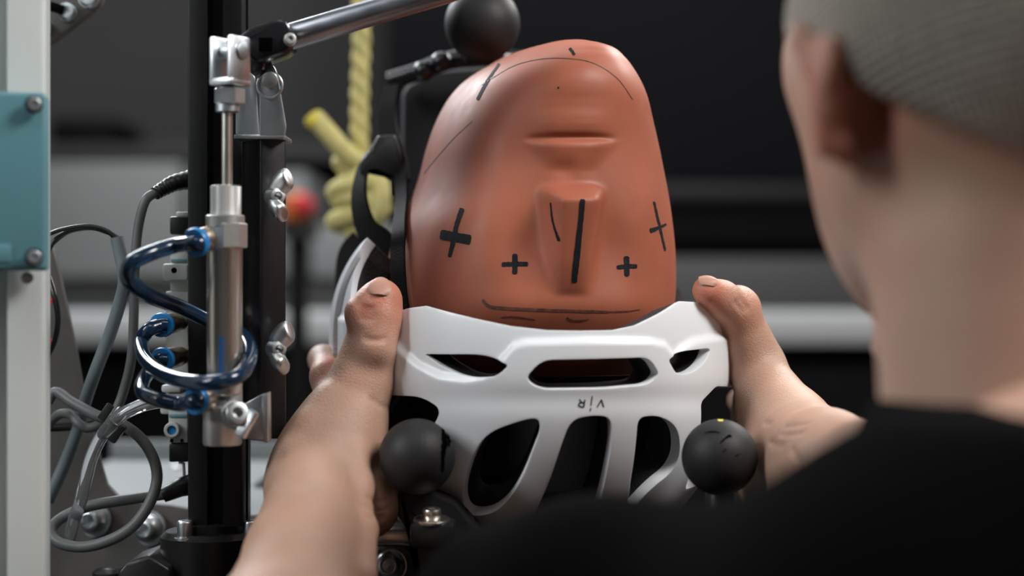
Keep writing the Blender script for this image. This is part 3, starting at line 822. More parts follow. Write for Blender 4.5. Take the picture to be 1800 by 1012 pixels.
def wave(src, f):
    m1 = nt.nodes.new('ShaderNodeMath'); m1.operation = 'MULTIPLY'; m1.inputs[1].default_value = f; nt.links.new(src, m1.inputs[0])
    m2 = nt.nodes.new('ShaderNodeMath'); m2.operation = 'SINE'; nt.links.new(m1.outputs[0], m2.inputs[0]); return m2.outputs[0]
ad = nt.nodes.new('ShaderNodeMath'); ad.operation = 'MULTIPLY_ADD'; ad.inputs[1].default_value = .35
nt.links.new(wave(ds[2], 2*PI/.0035), ad.inputs[0]); nt.links.new(wave(an.outputs[0], 2*PI/.034), ad.inputs[2])
bp = nt.nodes.new('ShaderNodeBump'); bp.inputs['Distance'].default_value = .0022; bp.inputs['Strength'].default_value = 1.
nt.links.new(ad.outputs[0], bp.inputs['Height']); nt.links.new(bp.outputs['Normal'], b.inputs['Normal'])
cap = link_mesh('knitted_cap', me, m, person, angle=60)
# ------------------------------------------------------------------ test rig on the left
M['alu'] = mat('anodised_aluminium', (.72, .76, .75), .42, metal=.2, wear=.06, bump=.04, bscale=200)
M['alu_inner'] = mat('slot_aluminium', (.30, .33, .33), .5, metal=.6)
M['teal'] = mat('teal_paint', (.105, .255, .29), .45, var=.05, vscale=20, bump=.03)
M['steel'] = mat('stainless_steel', (.74, .71, .66), .30, metal=1, wear=.06)
M['zinc'] = mat('zinc_plated_steel', (.66, .69, .71), .36, metal=1, wear=.1, bump=.05)
M['zincdull'] = mat('galvanised_plate', (.52, .55, .58), .38, metal=1, wear=.12, var=.15, vscale=40)
M['castalu'] = mat('cast_aluminium', (.56, .56, .55), .42, metal=.85, bump=.08, bscale=500)
M['nickel'] = mat('nickel_brass', (.62, .52, .42), .3, metal=1)
M['blackano'] = mat('black_anodised', (.005, .005, .006), .42, spec=.35, bump=.05, wear=.08)
M['blackplate'] = mat('black_coated_steel', (.009, .009, .011), .30, wear=.08, coat=.2)
M['blue'] = mat('blue_plastic', (.015, .20, .52), .35)
M['hose'] = mat('blue_hose', (.010, .034, .075), .16, coat=.3, trans=.25, ior=1.45)
M['cable'] = mat('grey_cable', (.095, .10, .10), .5, bump=.08, bscale=300)
M['cable2'] = mat('grey_sheath', (.13, .155, .165), .5, bump=.08, bscale=300)
M['wire'] = mat('black_wire', (.01, .01, .01), .3)
M['clear'] = mat('clear_tubing', (.85, .87, .88), .06, trans=.92, ior=1.4, spec=.8)
M['valve'] = mat('pale_grey_plastic', (.42, .44, .43), .5)
M['greyplate'] = mat('grey_bead_blasted_plate', (.13, .122, .115), .55, metal=.4, bump=.06, bscale=500, var=.08)
M['whiteplate'] = mat('white_coated_plate', (.22, .235, .24), .5, var=.04)
M['rope'] = mat('yellow_rope', (.50, .44, .17), .8, bump=.9, bscale=350, var=.15, vscale=90)
M['red'] = mat('red_plastic', (.5, .02, .03), .4)

def extrude_z(mb, poly, c, z0, z1, rot=0.):
    """poly: (x, y) metres around c=(x, y)"""
    R_ = Matrix.Rotation(rot, 2); t = bmesh.new(); P = [R_ @ V(p) for p in poly]
    a = [t.verts.new((c[0]+p.x, c[1]+p.y, z0)) for p in P]; b_ = [t.verts.new((c[0]+p.x, c[1]+p.y, z1)) for p in P]
    n = len(P); t.faces.new(a[::-1]); t.faces.new(b_)
    for i in range(n): t.faces.new((a[i], a[(i+1) % n], b_[(i+1) % n], b_[i]))
    bmesh.ops.recalc_face_normals(t, faces=t.faces); mb.merge(t); return mb
def tslot(w, slot, depth, lip=.0025, r=.0015):
    h = w/2; s = slot/2; q = []
    one = [(-h, -h), (-h+r, -h) if 0 else None, (-s, -h), (-s, -h+lip), (-s-lip*1.3, -h+lip+.001), (-s-lip*1.3, -h+depth*.62), (-s*.6, -h+depth), (s*.6, -h+depth), (s+lip*1.3, -h+depth*.62), (s+lip*1.3, -h+lip+.001), (s, -h+lip), (s, -h)]
    one = [p for p in one if p]
    one = [(-h+r*.3, -h+r*.3) if p == (-h, -h) else p for p in one]
    one[0:1] = [(-h, -h+r), (-h+r*.3, -h+r*.3), (-h+r, -h)]
    for k in range(4):
        for x, y in one:
            for _ in range(k): x, y = -y, x
            q.append((x, y))
    return q
def zc(y, Y): return CAMZ-(y-506)/FPX*Y
def xc(x, Y): return (x-900)/FPX*Y
TZ = .78      # top of the table the rig stands on

def socket_screw(mb_parent, c, axis, r, h, m=None, washer=None, dome=False, name='screw', wm=None):
    """a head with a hexagon socket, and its washer, as parts of mb_parent"""
    ax = V(axis).normalized(); c = V(c); a = MB()
    if dome: prof = [(r, 0), (r, h*.2), (r*.93, h*.55), (r*.75, h*.85), (r*.5, h)]
    else: prof = [(r*.96, 0), (r, h*.05), (r, h*.86), (r*.93, h*.97), (r*.84, h)]
    a.lathe(prof+[(r*.46, h), (r*.44, h*.45), (r*.02, h*.40)], c, ax, 30, cap=False)
    o = a.build(name, m or M['zinc'], mb_parent)
    if washer:
        w = MB(); w.lathe([(washer, -.0001), (washer, -.0014), (r*.5, -.0014)], c, ax, 36, cap=False)
        w.lathe([(r*.5, -.0001), (washer*.97, -.0001), (washer, -.0004)], c, ax, 36, cap=False)
        w.build('washer', wm or m or M['zinc'], o)
    return o

# aluminium profile upright and its teal cover
t = thing('aluminium_profile', 'tall silver aluminium slotted profile along the left edge of the photo', 'metal profile', (xc(2, .85), .8425, TZ))
mb = MB(); extrude_z(mb, tslot(.045, .0105, .014, .003, .0022), (xc(-24, .82), .8425), TZ, 1.30, math.radians(11.5)); mb.build('profile_bar', M['alu'], t, 25)
mb = MB(); mb.cyl(at(48, 488, .8195), at(48, 488, .8170), .0030, .0004); mb.build('slot_nut', M['steel'], t)
t = thing('teal_cover_box', 'teal blue cover box screwed to the silver profile at the left', 'cover box', at(10, 475, .80))
mb = MB(); a, b = at(-80, 475, .797), at(81, 162, .797); mb.box((a.x, .797, a.z), (b.x, .8195, b.z), .0022, seg=4)
mb.build('cover', M['teal'], t)
mb = MB(); a, b = at(-75, 462, .7965), at(22, 430, .7965); mb.box((a.x, .7962, a.z), (b.x, .7985, b.z), .0006); mb.build('raised_panel', M['teal'], t)
for y in (184, 452): socket_screw(t, at(57, y, .7925), (.18, -1, 0), .0031, .0011, M['zincdull'], .0042, wm=M['blackplate'])

RT = Matrix.Translation(at(81, 320, .797)) @ Matrix.Rotation(math.radians(11.5), 4, 'Z') @ Matrix.Translation(-at(81, 320, .797))
Lc = Matrix.Translation(ORG[t.name])
for o_ in [x for x in bpy.data.objects if x.parent is t]+[y for x in bpy.data.objects if x.parent is t for y in bpy.data.objects if y.parent is x]:
    o_.data.transform(Lc.inverted() @ RT @ Lc)

# plate with bolts in the top left corner
t = thing('bolted_bracket', 'dark grey angled plate with hex socket bolts at top left corner', 'bracket', at(90, 80, 1.0))
mb = MB(); mb.prism([(20, -60), (190, -60), (181, -12), (176, 6), (160, 22), (96, 70), (20, 112)], 1.0, 1.010, .0018); mb.build('plate', M['greyplate'], t)
socket_screw(t, at(118, 21, .999), (.12, -1, .1), .0050, .0048, M['zinc'], .0056)
socket_screw(t, at(156, -4, .999), (.12, -1, .1), .0056, .0045, M['zinc'], .0064)
socket_screw(t, at(80, 50, .999), (0, -1, 0), .0038, .0035, M['zinc'])
mb = MB(); p0, p1 = at(78, 8, .990), at(112, 18, .994); L = (p1-p0).length; pr = []
for i in range(22): pr += [(.0026, L*i/22), (.0031, L*(i+.5)/22)]
mb.lathe(pr, p0, p1-p0, 20); mb.build('threaded_rod', M['blackplate'], t, angle=20)

# black upright
t = thing('black_upright', 'tall black slotted upright post behind the pneumatic cylinder', 'post', (xc(378, .93), .945, TZ))
mb = MB(); W_ = 97/FPX*.93; extrude_z(mb, tslot(W_, .0085, .009, .002, .0015), (xc(378, .93), .93+W_/2), zc(925, .93), 1.30); mb.build('profile_bar', M['blackano'], t, 25)
mb = MB(); c = V((xc(362, .93), .945, 0)); z1 = zc(938, .93)
mb.lathe([(.0265, 0), (.0275, .001), (.0275, z1-TZ-.003), (.0245, z1-TZ), (.0185, z1-TZ), (.0185, z1-TZ+.004), (.0175, z1-TZ+.0048)], V((c.x, c.y, TZ)), (0, 0, 1), 64)
mb.build('clamp_ring', M['blackplastic'], t)
for x, Yq in ((325, .925), (441, .935)): socket_screw(t, V((xc(x, Yq), Yq, zc(944, Yq))), (0, 0, 1), .0042, .0090, M['zinc'], .0056)
# black bracket box beside the upright
t = thing('black_bracket', 'glossy black folded bracket right of the pneumatic cylinder with two wing nuts', 'bracket', at(465, 775, .90))
mb = MB(); Rz = Matrix.Rotation(math.radians(24), 3, 'Z'); e = at(458, 240, .895); e2 = at(458, 772, .895)
w1, w2 = .0145, .022
dx, dy = V((math.cos(.50), math.sin(.50), 0)), V((-math.cos(.95), math.sin(.95), 0))
P = [V((0, 0, 0)), dx*w1, dx*w1+dy*w2, dy*w2]
t2 = bmesh.new(); A4 = [t2.verts.new((e.x+p.x, e.y+p.y, e2.z)) for p in P]; B4 = [t2.verts.new((e.x+p.x, e.y+p.y, e.z)) for p in P]
t2.faces.new(A4[::-1]); t2.faces.new(B4)
for i in range(4): t2.faces.new((A4[i], A4[(i+1) % 4], B4[(i+1) % 4], B4[i]))
bmesh.ops.recalc_face_normals(t2, faces=t2.faces); bmesh.ops.bevel(t2, geom=list(t2.edges), offset=.0011, segments=3, profile=.5, affect='EDGES'); mb.merge(t2)
mb.build('folded_plate', M['blackplate'], t)
def wing_nut(px, py, Y, label=None, tilt=0.):
    c = at(px, py, Y); w = thing('wing_nut', label, 'wing nut', c, 'wing nuts on the black bracket')
    ax = V((.45, -.89, .05)).normalized(); mb = MB()
    mb.lathe([(.0052, 0), (.0052, .002), (.0042, .006), (.0038, .0075), (.0022, .0078), (.002, .004)], c, ax, 28, cap=False); mb.build('hub', M['zinc'], w)
    for s in (1, -1):
        mb = MB(); up = V((.15, .05, 1)).normalized()*s
        pts = [c+ax*.002+up*.002, c+ax*.003+up*.005+V((.001, 0, 0)), c+ax*.0055+up*.0085+V((.003, 0, 0)), c+ax*.007+up*.0096+V((.0045, 0, 0))]
        pts = spline(pts, 6); n = len(pts)
        mb.tube(pts, .003, 14, rs=[.0030+.0030*math.sin(PI*min(1, i/(n-1)*.55+.2))*(1 if i < n-3 else (.93, .72, .3)[i-n+3]) for i in range(n)], flat=.7)
        mb.build('wing', M['zinc'], w)
    return w
wing_nut(481, 346, .888, 'upper wing nut on the black bracket, level with the cylinder neck')
wing_nut(483, 613, .888, 'lower wing nut on the black bracket, near the blue hose loop')
# hinge bracket on top
t = thing('hinge_bracket', 'shiny zinc hinge bracket on top of the black bracket under the lever joint', 'bracket', at(465, 242, .90))
mb = MB(); mb.prism(rpoly([(456, 240, 3), (456, 128, 14), (474, 108, 12), (486, 122, 12), (503, 222, 4), (500, 240, 3)], 8), .893, .8955, .0005); mb.build('cheek_plate', M['zincdull'], t)
mb = MB(); mb.prism(rpoly([(414, 238), (414, 150), (430, 120), (448, 134), (456, 238)], 6), .917, .9195, .0005); mb.build('cheek_plate', M['zincdull'], t)
mb = MB(); a, b = at(411, 244, .893), at(500, 236, .893); mb.box((a.x, .893, a.z), (b.x, .924, b.z), .0006); mb.build('base_plate', M['zincdull'], t)
mb = MB(); mb.cyl(at(474, 140, .886), at(474, 140, .925), .0042, .0006); mb.build('hinge_pin', M['zinc'], t)
mb = MB(); mb.torus(at(474, 150, .892), (0, 1, 0), .0065, .0008); mb.build('retaining_ring', M['zinc'], t)
# lever
t = thing('lever_arm', 'round silver lever rod with black clamp joint above the cylinder', 'lever', at(450, 110, .89))
mb = MB(); mb.cyl(at(500, 68, .885), at(1150, -127, .885), .0069, .0006, 48); mb.build('rod', mat('brushed_rod', (.40, .42, .47), .36, metal=1, wear=.12, bump=.1, bscale=80), t)
mb = MB(); j = bmesh.new(); mb.prism(rpoly([(405, 84, 8), (408, 72, 8), (440, 46, 14), (496, 30, 12), (510, 46, 8), (514, 78, 12), (500, 92, 14), (452, 108, 10), (440, 98, 8), (420, 84, 6)], 6), .872, .898, .0025); mb.build('clamp_joint', M['blackplate'], t)
mb = MB(); mb.prism(rpoly([(428, 96), (452, 70), (470, 84), (462, 124), (440, 130)], 6), .884, .900, .0015); mb.build('joint_lug', M['blackplate'], t)
socket_screw(t, at(510, 69, .872), (.25, -1, .1), .0029, .0022, M['castalu'], .0034)
mb = MB(); a, b = at(455, 90, .871), at(478, 66, .871); mb.box((a.x, .8705, a.z), (b.x, .874, b.z), .0004); mb.build('clamp_slot', M['ballcut'], t)

# pneumatic cylinder
Yc = .862
t = thing('pneumatic_cylinder', 'slim steel pneumatic cylinder standing upright in front of the black post', 'pneumatic cylinder', at(392, 782, Yc))
def cz(mbx, px, y0, y1, r, prof=None, seg=40):
    p0, p1 = at(px, y1, Yc), at(px, y0, Yc); rr = r/FPX*Yc; L = (p1-p0).length
    mbx.lathe(prof(rr, L) if prof else [(rr-.0006, 0), (rr, .0006), (rr, L-.0006), (rr-.0006, L)], p0, (0, 0, 1), seg); return mbx
mb = MB(); cz(mb, 399, 190, 332, 9.5); mb.build('piston_rod', M['steel'], t)
mb = MB(); cz(mb, 395, 432, 694, 31, lambda r, L: [(r*.9, 0), (r, .0008), (r, L-.003), (r*1.03, L-.002), (r*1.03, L-.001), (r*.9, L)]); brl = mb.build('barrel', M['steel'], t)
mb = MB()
vs_, fs_ = [], []
for j in range(9):
    for i in range(5):
        A = math.radians(-98+i*3.2); r = 31.25/FPX*Yc; c = at(395, 590+j*9.5, Yc); vs_.append(V((c.x+r*math.cos(A), c.y+r*math.sin(A), c.z)))
for j in range(8):
    for i in range(4): fs_.append((j*5+i, j*5+i+1, (j+1)*5+i+1, (j+1)*5+i))
mb._add(vs_, fs_); mb.build('blue_label', mat('blue_print', (.02, .12, .38), .4), brl, recalc=False)
def thr(r, L):
    pr = [(r*.9, 0)]; n = 15
    for i in range(n): pr += [(r*.955, L*(i+.2)/n), (r, L*(i+.7)/n)]
    return pr+[(r*.9, L)]
mb = MB(); cz(mb, 397, 326, 382, 27.5, thr); mb.build('threaded_neck', M['castalu'], t, 20)
mb = MB(); cz(mb, 396, 378, 400, 34, seg=40); cz(mb, 399, 392, 436, 36, seg=8); mb.build('head_cap', M['castalu'], t, 30)
mb = MB(); cz(mb, 391, 702, 782, 34, lambda r, L: [(r*.93, 0), (r, .001), (r, L-.006), (r*.97, L-.004), (r*.7, L-.003), (r*.68, L)]); cz(mb, 405, 686, 712, 21); mb.build('end_cap', M['castalu'], t)
# clevis
mb = MB(); Rk = Matrix.Rotation(math.radians(-32), 3, 'Z'); c = at(404, 108, Yc)
def kb(a, b, bev=.0008):
    a, b = V(a), V(b); m_ = (a+b)/2; h = (b-a)/2; mb.box(c+Rk@m_-h, c+Rk@m_+h, bev, Rk)
kb((-.0078, -.0075, -.0115), (-.0040, .0075, .0125), .0014); kb((.0040, -.0075, -.0115), (.0078, .0075, .0125), .0014); kb((-.0078, -.0075, -.0125), (.0078, .0075, -.0085), .0012)
mb.build('clevis', M['zinc'], t)
mb = MB(); mb.cyl(c+Rk@V((-.0092, 0, .005)), c+Rk@V((.0095, 0, .005)), .0042, .0005); mb.build('clevis_pin', M['zincdull'], t)
mb = MB(); p0 = at(404, 184, Yc); mb.lathe([(.0066, 0), (.0078, .0008), (.0078, .0078), (.0066, .0086)], p0, (0, 0, 1), 6); mb.build('lock_nut', M['zinc'], t, 20)
mb = MB(); mb.lathe([(.0050, 0), (.0060, .0005), (.0060, .004)], at(400, 198, Yc), (0, 0, 1), 30); mb.build('thin_nut', M['zincdull'], t)
# foot bracket at the lower end
t = thing('foot_bracket', 'small bright zinc clevis foot at the lower end of the pneumatic cylinder', 'bracket', at(440, 780, .865))
mb = MB(); mb.prism(rpoly([(425, 712), (466, 690), (470, 776), (424, 770)], 4), .868, .8705, .0005); mb.build('side_plate', M['zincdull'], t)
mb = MB(); mb.prism(rpoly([(460, 694), (470, 690), (471, 778), (462, 776)], 2), .858, .8705, .0005); mb.build('bent_edge', M['zinc'], t)
socket_screw(t, at(414, 728, .852), (.35, -.9, .25), .0058, .0055, M['zinc'], .0075, name='bolt')
mb = MB(); Rk = Matrix.Rotation(math.radians(28), 3, 'Y') @ Matrix.Rotation(math.radians(-30), 3, 'Z'); c = at(434, 744, .850); mb.box(c-V((.0033, .0018, .0075)), c+V((.0033, .0018, .0075)), .0012, Rk); mb.build('clip', M['zinc'], t)

# push-in fittings (blue collar, metal body)
def fitting(px, py, Y, bx, by, bY, label, r=.0068):
    c = at(px, py, Y); bnd = at(bx, by, bY); ax = (c-bnd).normalized()
    f = thing('hose_fitting', label, 'hose fitting', c, 'push-in hose fittings with blue collars')
    mb = MB(); L = (c-bnd).length
    mb.lathe([(r*.62, 0), (r*.62, L*.25), (r*.8, L*.28), (r*.8, L*.42), (r*.72, L*.45), (r*.86, L*.5), (r*.86, L-.001), (r*.8, L)], bnd, ax, 30); mb.build('metal_body', M['nickel'], f)
    mb = MB(); mb.lathe([(r*.55, 0), (r*.95, 0), (r, .001), (r, .003), (r*.93, .004), (r*.6, .004), (r*.58, -.001)], c-ax*.001, ax, 36, cap=False); mb.build('release_collar', M['blue'], f)
    return c+ax*.004
f1 = fitting(347, 425, .850, 385, 414, .866, 'blue collared hose fitting at the top port of the pneumatic cylinder', .0074)
f2 = fitting(286, 571, .922, 326, 563, .955, 'blue collared hose fitting, upper of the pair on the valve block', .0068)
f3 = fitting(287, 632, .922, 328, 624, .955, 'blue collared hose fitting, lower of the pair on the valve block', .0068)
f4 = fitting(347, 704, .850, 385, 700, .866, 'blue collared hose fitting at the bottom port of the pneumatic cylinder', .0070)
def hose(pts, r, m, name, label, cat, group=None, n=10, seg=18):
    mb = MB(); mb.tube(spline(pts, n), r, seg); o = mb.build(name, m); return tag(o, label, cat, group)
hose([f1+V((.004, .001, 0)), f1, at(305, 432, .855), at(262, 446, .845), at(230, 464, .84), at(227, 492, .845), at(262, 518, .86), at(320, 541, .885), at(372, 566, .900), at(420, 585, .895), at(440, 618, .872), at(425, 655, .845), at(385, 671, .836), at(335, 671, .845), at(285, 656, .868), at(255, 630, .895), at(248, 600, .915), at(262, 580, .914), f2, f2+V((.004, .001, 0))], .0040, M['hose'], 'blue_hose', 'long blue hose from upper cylinder port coiling round the barrel to the valve block', 'hose', 'blue air hoses')
hose([f4+V((.004, .0, 0)), f4, at(318, 710, .86), at(280, 703, .862), at(252, 690, .87), at(250, 672, .885), at(260, 655, .905), at(270, 640, .922), f3, f3+V((.004, 0, 0))], .0038, M['hose'], 'blue_hose', 'short blue hose looping from lower cylinder port up to the valve block', 'hose', 'blue air hoses')

# valve block left of the upright
t = thing('valve_block', 'pale grey stacked valve block with black caps clipped left of the black post', 'valve', at(308, 838, .96))
def bxp(name, x0, y0, x1, y1, Y0, Y1, m, parent, bev=.0008):
    mb = MB(); a, b = at(x0, y1, Y0), at(x1, y0, Y0); mb.box((a.x, Y0, a.z), (b.x, Y1, b.z), bev); return mb.build(name, m, parent)
bxp('black_connector', 298, 380, 332, 412, .952, .975, M['blackplastic'], t, .0012)
bxp('connector_top', 309, 372, 332, 381, .955, .97, M['valve'], t)
up_ = bxp('upper_module', 299, 420, 330, 515, .958, .98, M['valve'], t)
bxp('flange', 285, 463, 330, 493, .953, .98, M['valve'], t, .0015)
bxp('teal_stripe', 300, 455, 329, 460, .9570, .96, M['teal'], t, .0002)
mb = MB(); mb.cyl(at(306, 475, .9527), at(306, 475, .9545), .0016); mb.build('screw_hole', M['ballcut'], t)
bxp('body', 291, 512, 331, 700, .957, .985, M['valve'], t)
bxp('manual_switch', 283, 676, 318, 690, .950, .985, M['valve'], t, .0015)
bxp('lower_module', 296, 690, 330, 778, .952, .98, M['valve'], t)
bxp('side_lug', 281, 712, 300, 728, .955, .98, M['valve'], t, .0015)
bxp('teal_stripe', 297, 728, 329, 733, .9512, .955, M['teal'], t, .0002)
mb = MB(); mb.lathe([(.0045, 0), (.0045, .003), (.0038, .0036), (.0026, .0036), (.0024, .001)], at(304, 755, .9522), (0, -1, 0), 30, cap=False); mb.build('port_ring', M['valve'], t)
mb = MB(); mb.cyl(at(304, 755, .9500), at(304, 755, .953), .0026); mb.build('blue_port', M['blue'], t)
for x in (302, 320):
    mb = MB(); mb.box(at(x-3, 777, .9515), at(x+3, 771, .953)); mb.build('slot', M['ballcut'], t)
bxp('black_plug', 297, 779, 331, 812, .953, .98, M['blackplastic'], t)
mb = MB(); mb.tube([at(314, 812, .962), at(323, 814, .962), at(324, 836, .962)], .0009, 10); mb.build('latch_wire', M['zinc'], t)

# cables
t = thing('grey_cable', 'thin grey cable dropping from the upper black plug down past the thick sheath', 'cable', at(236, 740, .95))
mb = MB(); mb.tube(spline([at(277, 338, .945), at(256, 352, .94), at(243, 400, .94), at(237, 470, .94), at(235, 560, .945), at(231, 630, .95), at(218, 685, .955), at(203, 722, .955), at(182, 743, .955), at(155, 752, .955), at(138, 744, .955), at(124, 728, .96), at(104, 728, .965), at(86, 745, .97)], 10), .0027, 16); mb.build('cable_run', M['cable'], t)
mb = MB(); pts = spline([at(332, 316, .955), at(306, 322, .95), at(288, 331, .947), at(273, 340, .943)], 8); n = len(pts); mb.tube(pts, .004, 18, rs=[.0052-.0018*i/(n-1)+(.0003 if i % 3 == 0 else 0) for i in range(n)]); mb.build('strain_relief', M['blackplastic'], t)
t = thing('looped_grey_cable', 'grey cable bent into one large loop in front of the grey bolted plate', 'cable', at(180, 962, .94))
mb = MB(); mb.tube(spline([at(84, 705, .95), at(99, 689, .95), at(127, 707, .945), at(170, 730, .94), at(208, 742, .94), at(245, 768, .94), at(268, 802, .94), at(276, 840, .94), at(264, 882, .938), at(234, 924, .935), at(191, 950, .935), at(143, 961, .937), at(102, 952, .94), at(90, 930, .945), at(112, 908, .95), at(159, 889, .95), at(222, 878, .95), at(292, 868, .95)], 10), .0031, 16); mb.build('cable_run', M['cable'], t)
mb = MB(); pts = spline([at(286, 870, .95), at(305, 862, .951), at(318, 856, .952), at(334, 852, .955)], 6); n = len(pts); mb.tube(pts, .004, 18, rs=[.0042+.0018*i/(n-1) for i in range(n)]); mb.build('strain_relief', M['blackplastic'], t)
t = thing('cable_sheath', 'thick grey cable sheath with black wires coming out of its open top', 'cable', at(100, 870, .95))
mb = MB(); pts = spline([at(205, 417, .94), at(212, 450, .94), at(219, 490, .94), at(212, 528, .945), at(192, 590, .95), at(167, 655, .955), at(150, 705, .965), at(137, 755, .97), at(118, 805, .975), at(98, 850, .975), at(84, 880, .975)], 10); mb.tube(pts, .0036, 20); mb.build('outer_sheath', M['cable2'], t)
for k, pp in enumerate(([(84, 412), (110, 403), (150, 397), (182, 402), (206, 420)], [(84, 446), (98, 420), (125, 405), (165, 399), (188, 406), (203, 421)], [(84, 440), (97, 424), (122, 407), (160, 401), (190, 409), (209, 419)])):
    mb = MB(); mb.tube(spline([at(x, y, .94+.003*k) for x, y in pp]+[at(207, 430, .94)], 8), .0012, 10); mb.build('black_wire', M['wire'], t)
hose([at(86, 487, .97), at(96, 520, .965), at(102, 560, .965), at(96, 600, .97), at(84, 625, .975)], .0016, M['wire'], 'black_wire', 'black wire hanging in a curve beside red tabs at the silver profile', 'wire')
for y in (526, 598):
    mb = MB(); mb.prism([(82, y-6), (94, y+2), (90, y+8), (82, y+8)], .972, .975); tag(mb.build('red_tab', M['red']), 'red plastic tab beside the silver profile, '+('upper' if y == 526 else 'lower')+' of the two', 'plastic tab', 'red tabs')
hose([at(290, 704, .93), at(250, 712, .92), at(213, 730, .92), at(183, 760, .925), at(162, 800, .93), at(150, 845, .935), at(142, 880, .94), at(130, 915, .945), at(120, 955, .95)], .0036, M['clear'], 'clear_tube', 'clear plastic tube arching from the valve block down to the grey plate', 'tube')
t = thing('cable_tie', 'black cable tie bundling the grey cables and the clear tube', 'cable tie', at(200, 770, .94))
mb = MB(); mb.torus(at(197, 742, .938), (.75, .1, -.55), .0085, .0014, ez=1.8); mb.build('tie_band', M['blackplastic'], t)
mb = MB(); Rt = Matrix.Rotation(math.radians(35), 3, 'Y'); c = at(202, 758, .928); mb.box(c-V((.004, .003, .0055)), c+V((.004, .003, .0055)), .001, Rt); mb.build('tie_head', M['blackplastic'], t)
mb = MB(); c = at(186, 724, .928); mb.box(c-V((.0022, .001, .005)), c+V((.0022, .001, .005)), .0005, Rt); mb.build('tie_tail', M['blackplastic'], t)
hose([at(80, 752, .985), at(120, 750, .985), at(150, 747, .985), at(186, 738, .975)], .0024, M['wire'], 'black_strap', 'short black band running behind the cable loops at the left', 'band')

# grey side plate with bolts
t = thing('grey_side_plate', 'dark grey steel side plate with a curved edge and two dome bolts', 'steel plate', at(250, 1030, 1.0))
edge = [(93, 436), (104, 480), (115, 530), (130, 600), (146, 690), (160, 742), (172, 790), (178, 820), (188, 852), (208, 873), (238, 882), (300, 888), (380, 903), (470, 920)]
mb = MB(); mb.prism([(40, 430)]+edge+[(470, 1110), (40, 1110)], 1.0, 1.006, .0012); mb.build('plate', M['greyplate'], t)
socket_screw(t, at(166, 913, .998), (-.28, -1, .0), .0085, .0080, M['zinc'], .0105, True, 'bolt')
socket_screw(t, at(262, 928, .998), (-.28, -1, .0), .0085, .0080, M['zinc'], .0105, True, 'bolt')
# white platform behind
def plate_h(mb, outer, holes, z0, z1):
    pts, ed = [], []
    for lp in [outer]+holes:
        n0 = len(pts); pts += [V(p) for p in lp]; ed += [(n0+i, n0+(i+1) % len(lp)) for i in range(len(lp))]
    v2, e2, f2, *_ = geometry.delaunay_2d_cdt(pts, ed, [], 0, 1e-6)
    P = np.array([tuple(v) for v in v2]); t = bmesh.new()
    A = [t.verts.new((p[0], p[1], z1)) for p in P]; B = [t.verts.new((p[0], p[1], z0)) for p in P]; cnt = {}
    for f in f2:
        c = P[list(f)].mean(0)
        if any(pip(h, c[0], c[1]) for h in holes) or not pip(outer, c[0], c[1]): continue
        t.faces.new([A[i] for i in f]); t.faces.new([B[i] for i in f][::-1])
        for i in range(len(f)):
            a, b = f[i], f[(i+1) % len(f)]; k = (min(a, b), max(a, b)); cnt.setdefault(k, []).append((a, b))
    for k, l in cnt.items():
        if len(l) == 1: a, b = l[0]; t.faces.new((A[a], B[a], B[b], A[b]))
    bmesh.ops.recalc_face_normals(t, faces=t.faces); mb.merge(t); return mb
t = thing('white_platform', 'white coated platform plate with a rounded slot behind the black post', 'platform', (-.2, 1.2, TZ))
slot = rpoly([(-.180, 1.16), (-.10, 1.16), (-.10, 1.30), (-.180, 1.30)], .028, 8)
mb = MB(); plate_h(mb, [(-.32, 1.03), (-.088, 1.03), (-.088, 1.36), (-.32, 1.36)], [slot], .857, .863); mb.build('top_plate', M['whiteplate'], t)
mb = MB(); mb.box((-.32, 1.36, .857), (-.088, 1.366, .878), .001); mb.build('rear_lip', M['whiteplate'], t)
mb = MB(); mb.lathe([(.004, 0), (.004, .002), (.002, .003)], (-.255, 1.30, .863), (0, 0, 1), 24); mb.build('rivet', M['zinc'], t)
for x in (-.30, -.105):
    for y in (1.05, 1.34):
        mb = MB(); mb.cyl((x, y, TZ), (x, y, .857), .008, .0005); mb.build('leg', M['blackano'], t)
# block at the bottom left of the clamp
t = thing('black_base_block', 'matt black block at the foot of the black clamp ring', 'block', at(245, 1030, .94))
mb = MB(); mb.prism([(205, 1075), (206, 1004), (222, 990), (262, 976), (300, 1000), (300, 1075)], .915, .96, .002); mb.build('block_body', M['blackplastic'], t)
mb = MB(); mb.lathe([(.0085, 0), (.0085, .004), (.006, .006), (.0005, .0065)], at(190, 1018, .93), (0, 0, 1), 30); mb.build('block_knob', M['blackplastic'], t)

# central lower rig: clamp arm, bolts and profile
t = thing('clamp_arm', 'black clamp arm with a chrome socket bolt under the left front ball', 'clamp arm', at(780, 1040, .88))
mb = MB(); mb.prism(rpoly([(697, 868, 6), (752, 862, 10), (800, 880, 12), (860, 950, 10), (905, 1100, 6), (738, 1100, 6), (722, 950, 12), (697, 905, 8)], 8), .880, .925, .003); mb.build('arm_body', M['blackplastic'], t)
socket_screw(t, V((xc(759, .868), .868, zc(911, .868))), (0, -.12, 1), .0046, .0052, M['steel'], .0092, name='bolt')
mb = MB(); mb.box((xc(722, .868), .860, zc(960, .868)), (xc(800, .868), .884, zc(916, .868)), .002); mb.build('bolt_seat', M['blackplastic'], t)
t = thing('steel_rail', 'silver grooved rail under the hand beside the black clamp arm', 'rail', at(690, 970, .96))
mb = MB(); a, b = at(560, 966, .955), at(742, 930, .955); mb.box((a.x, .955, a.z), (b.x, .985, b.z), .0012); mb.build('rail_body', M['steel'], t)
mb = MB(); mb.box((a.x, .9535, a.z+.0018), (b.x, .957, a.z+.0042), .0004); mb.build('rail_groove', M['zinc'], t)
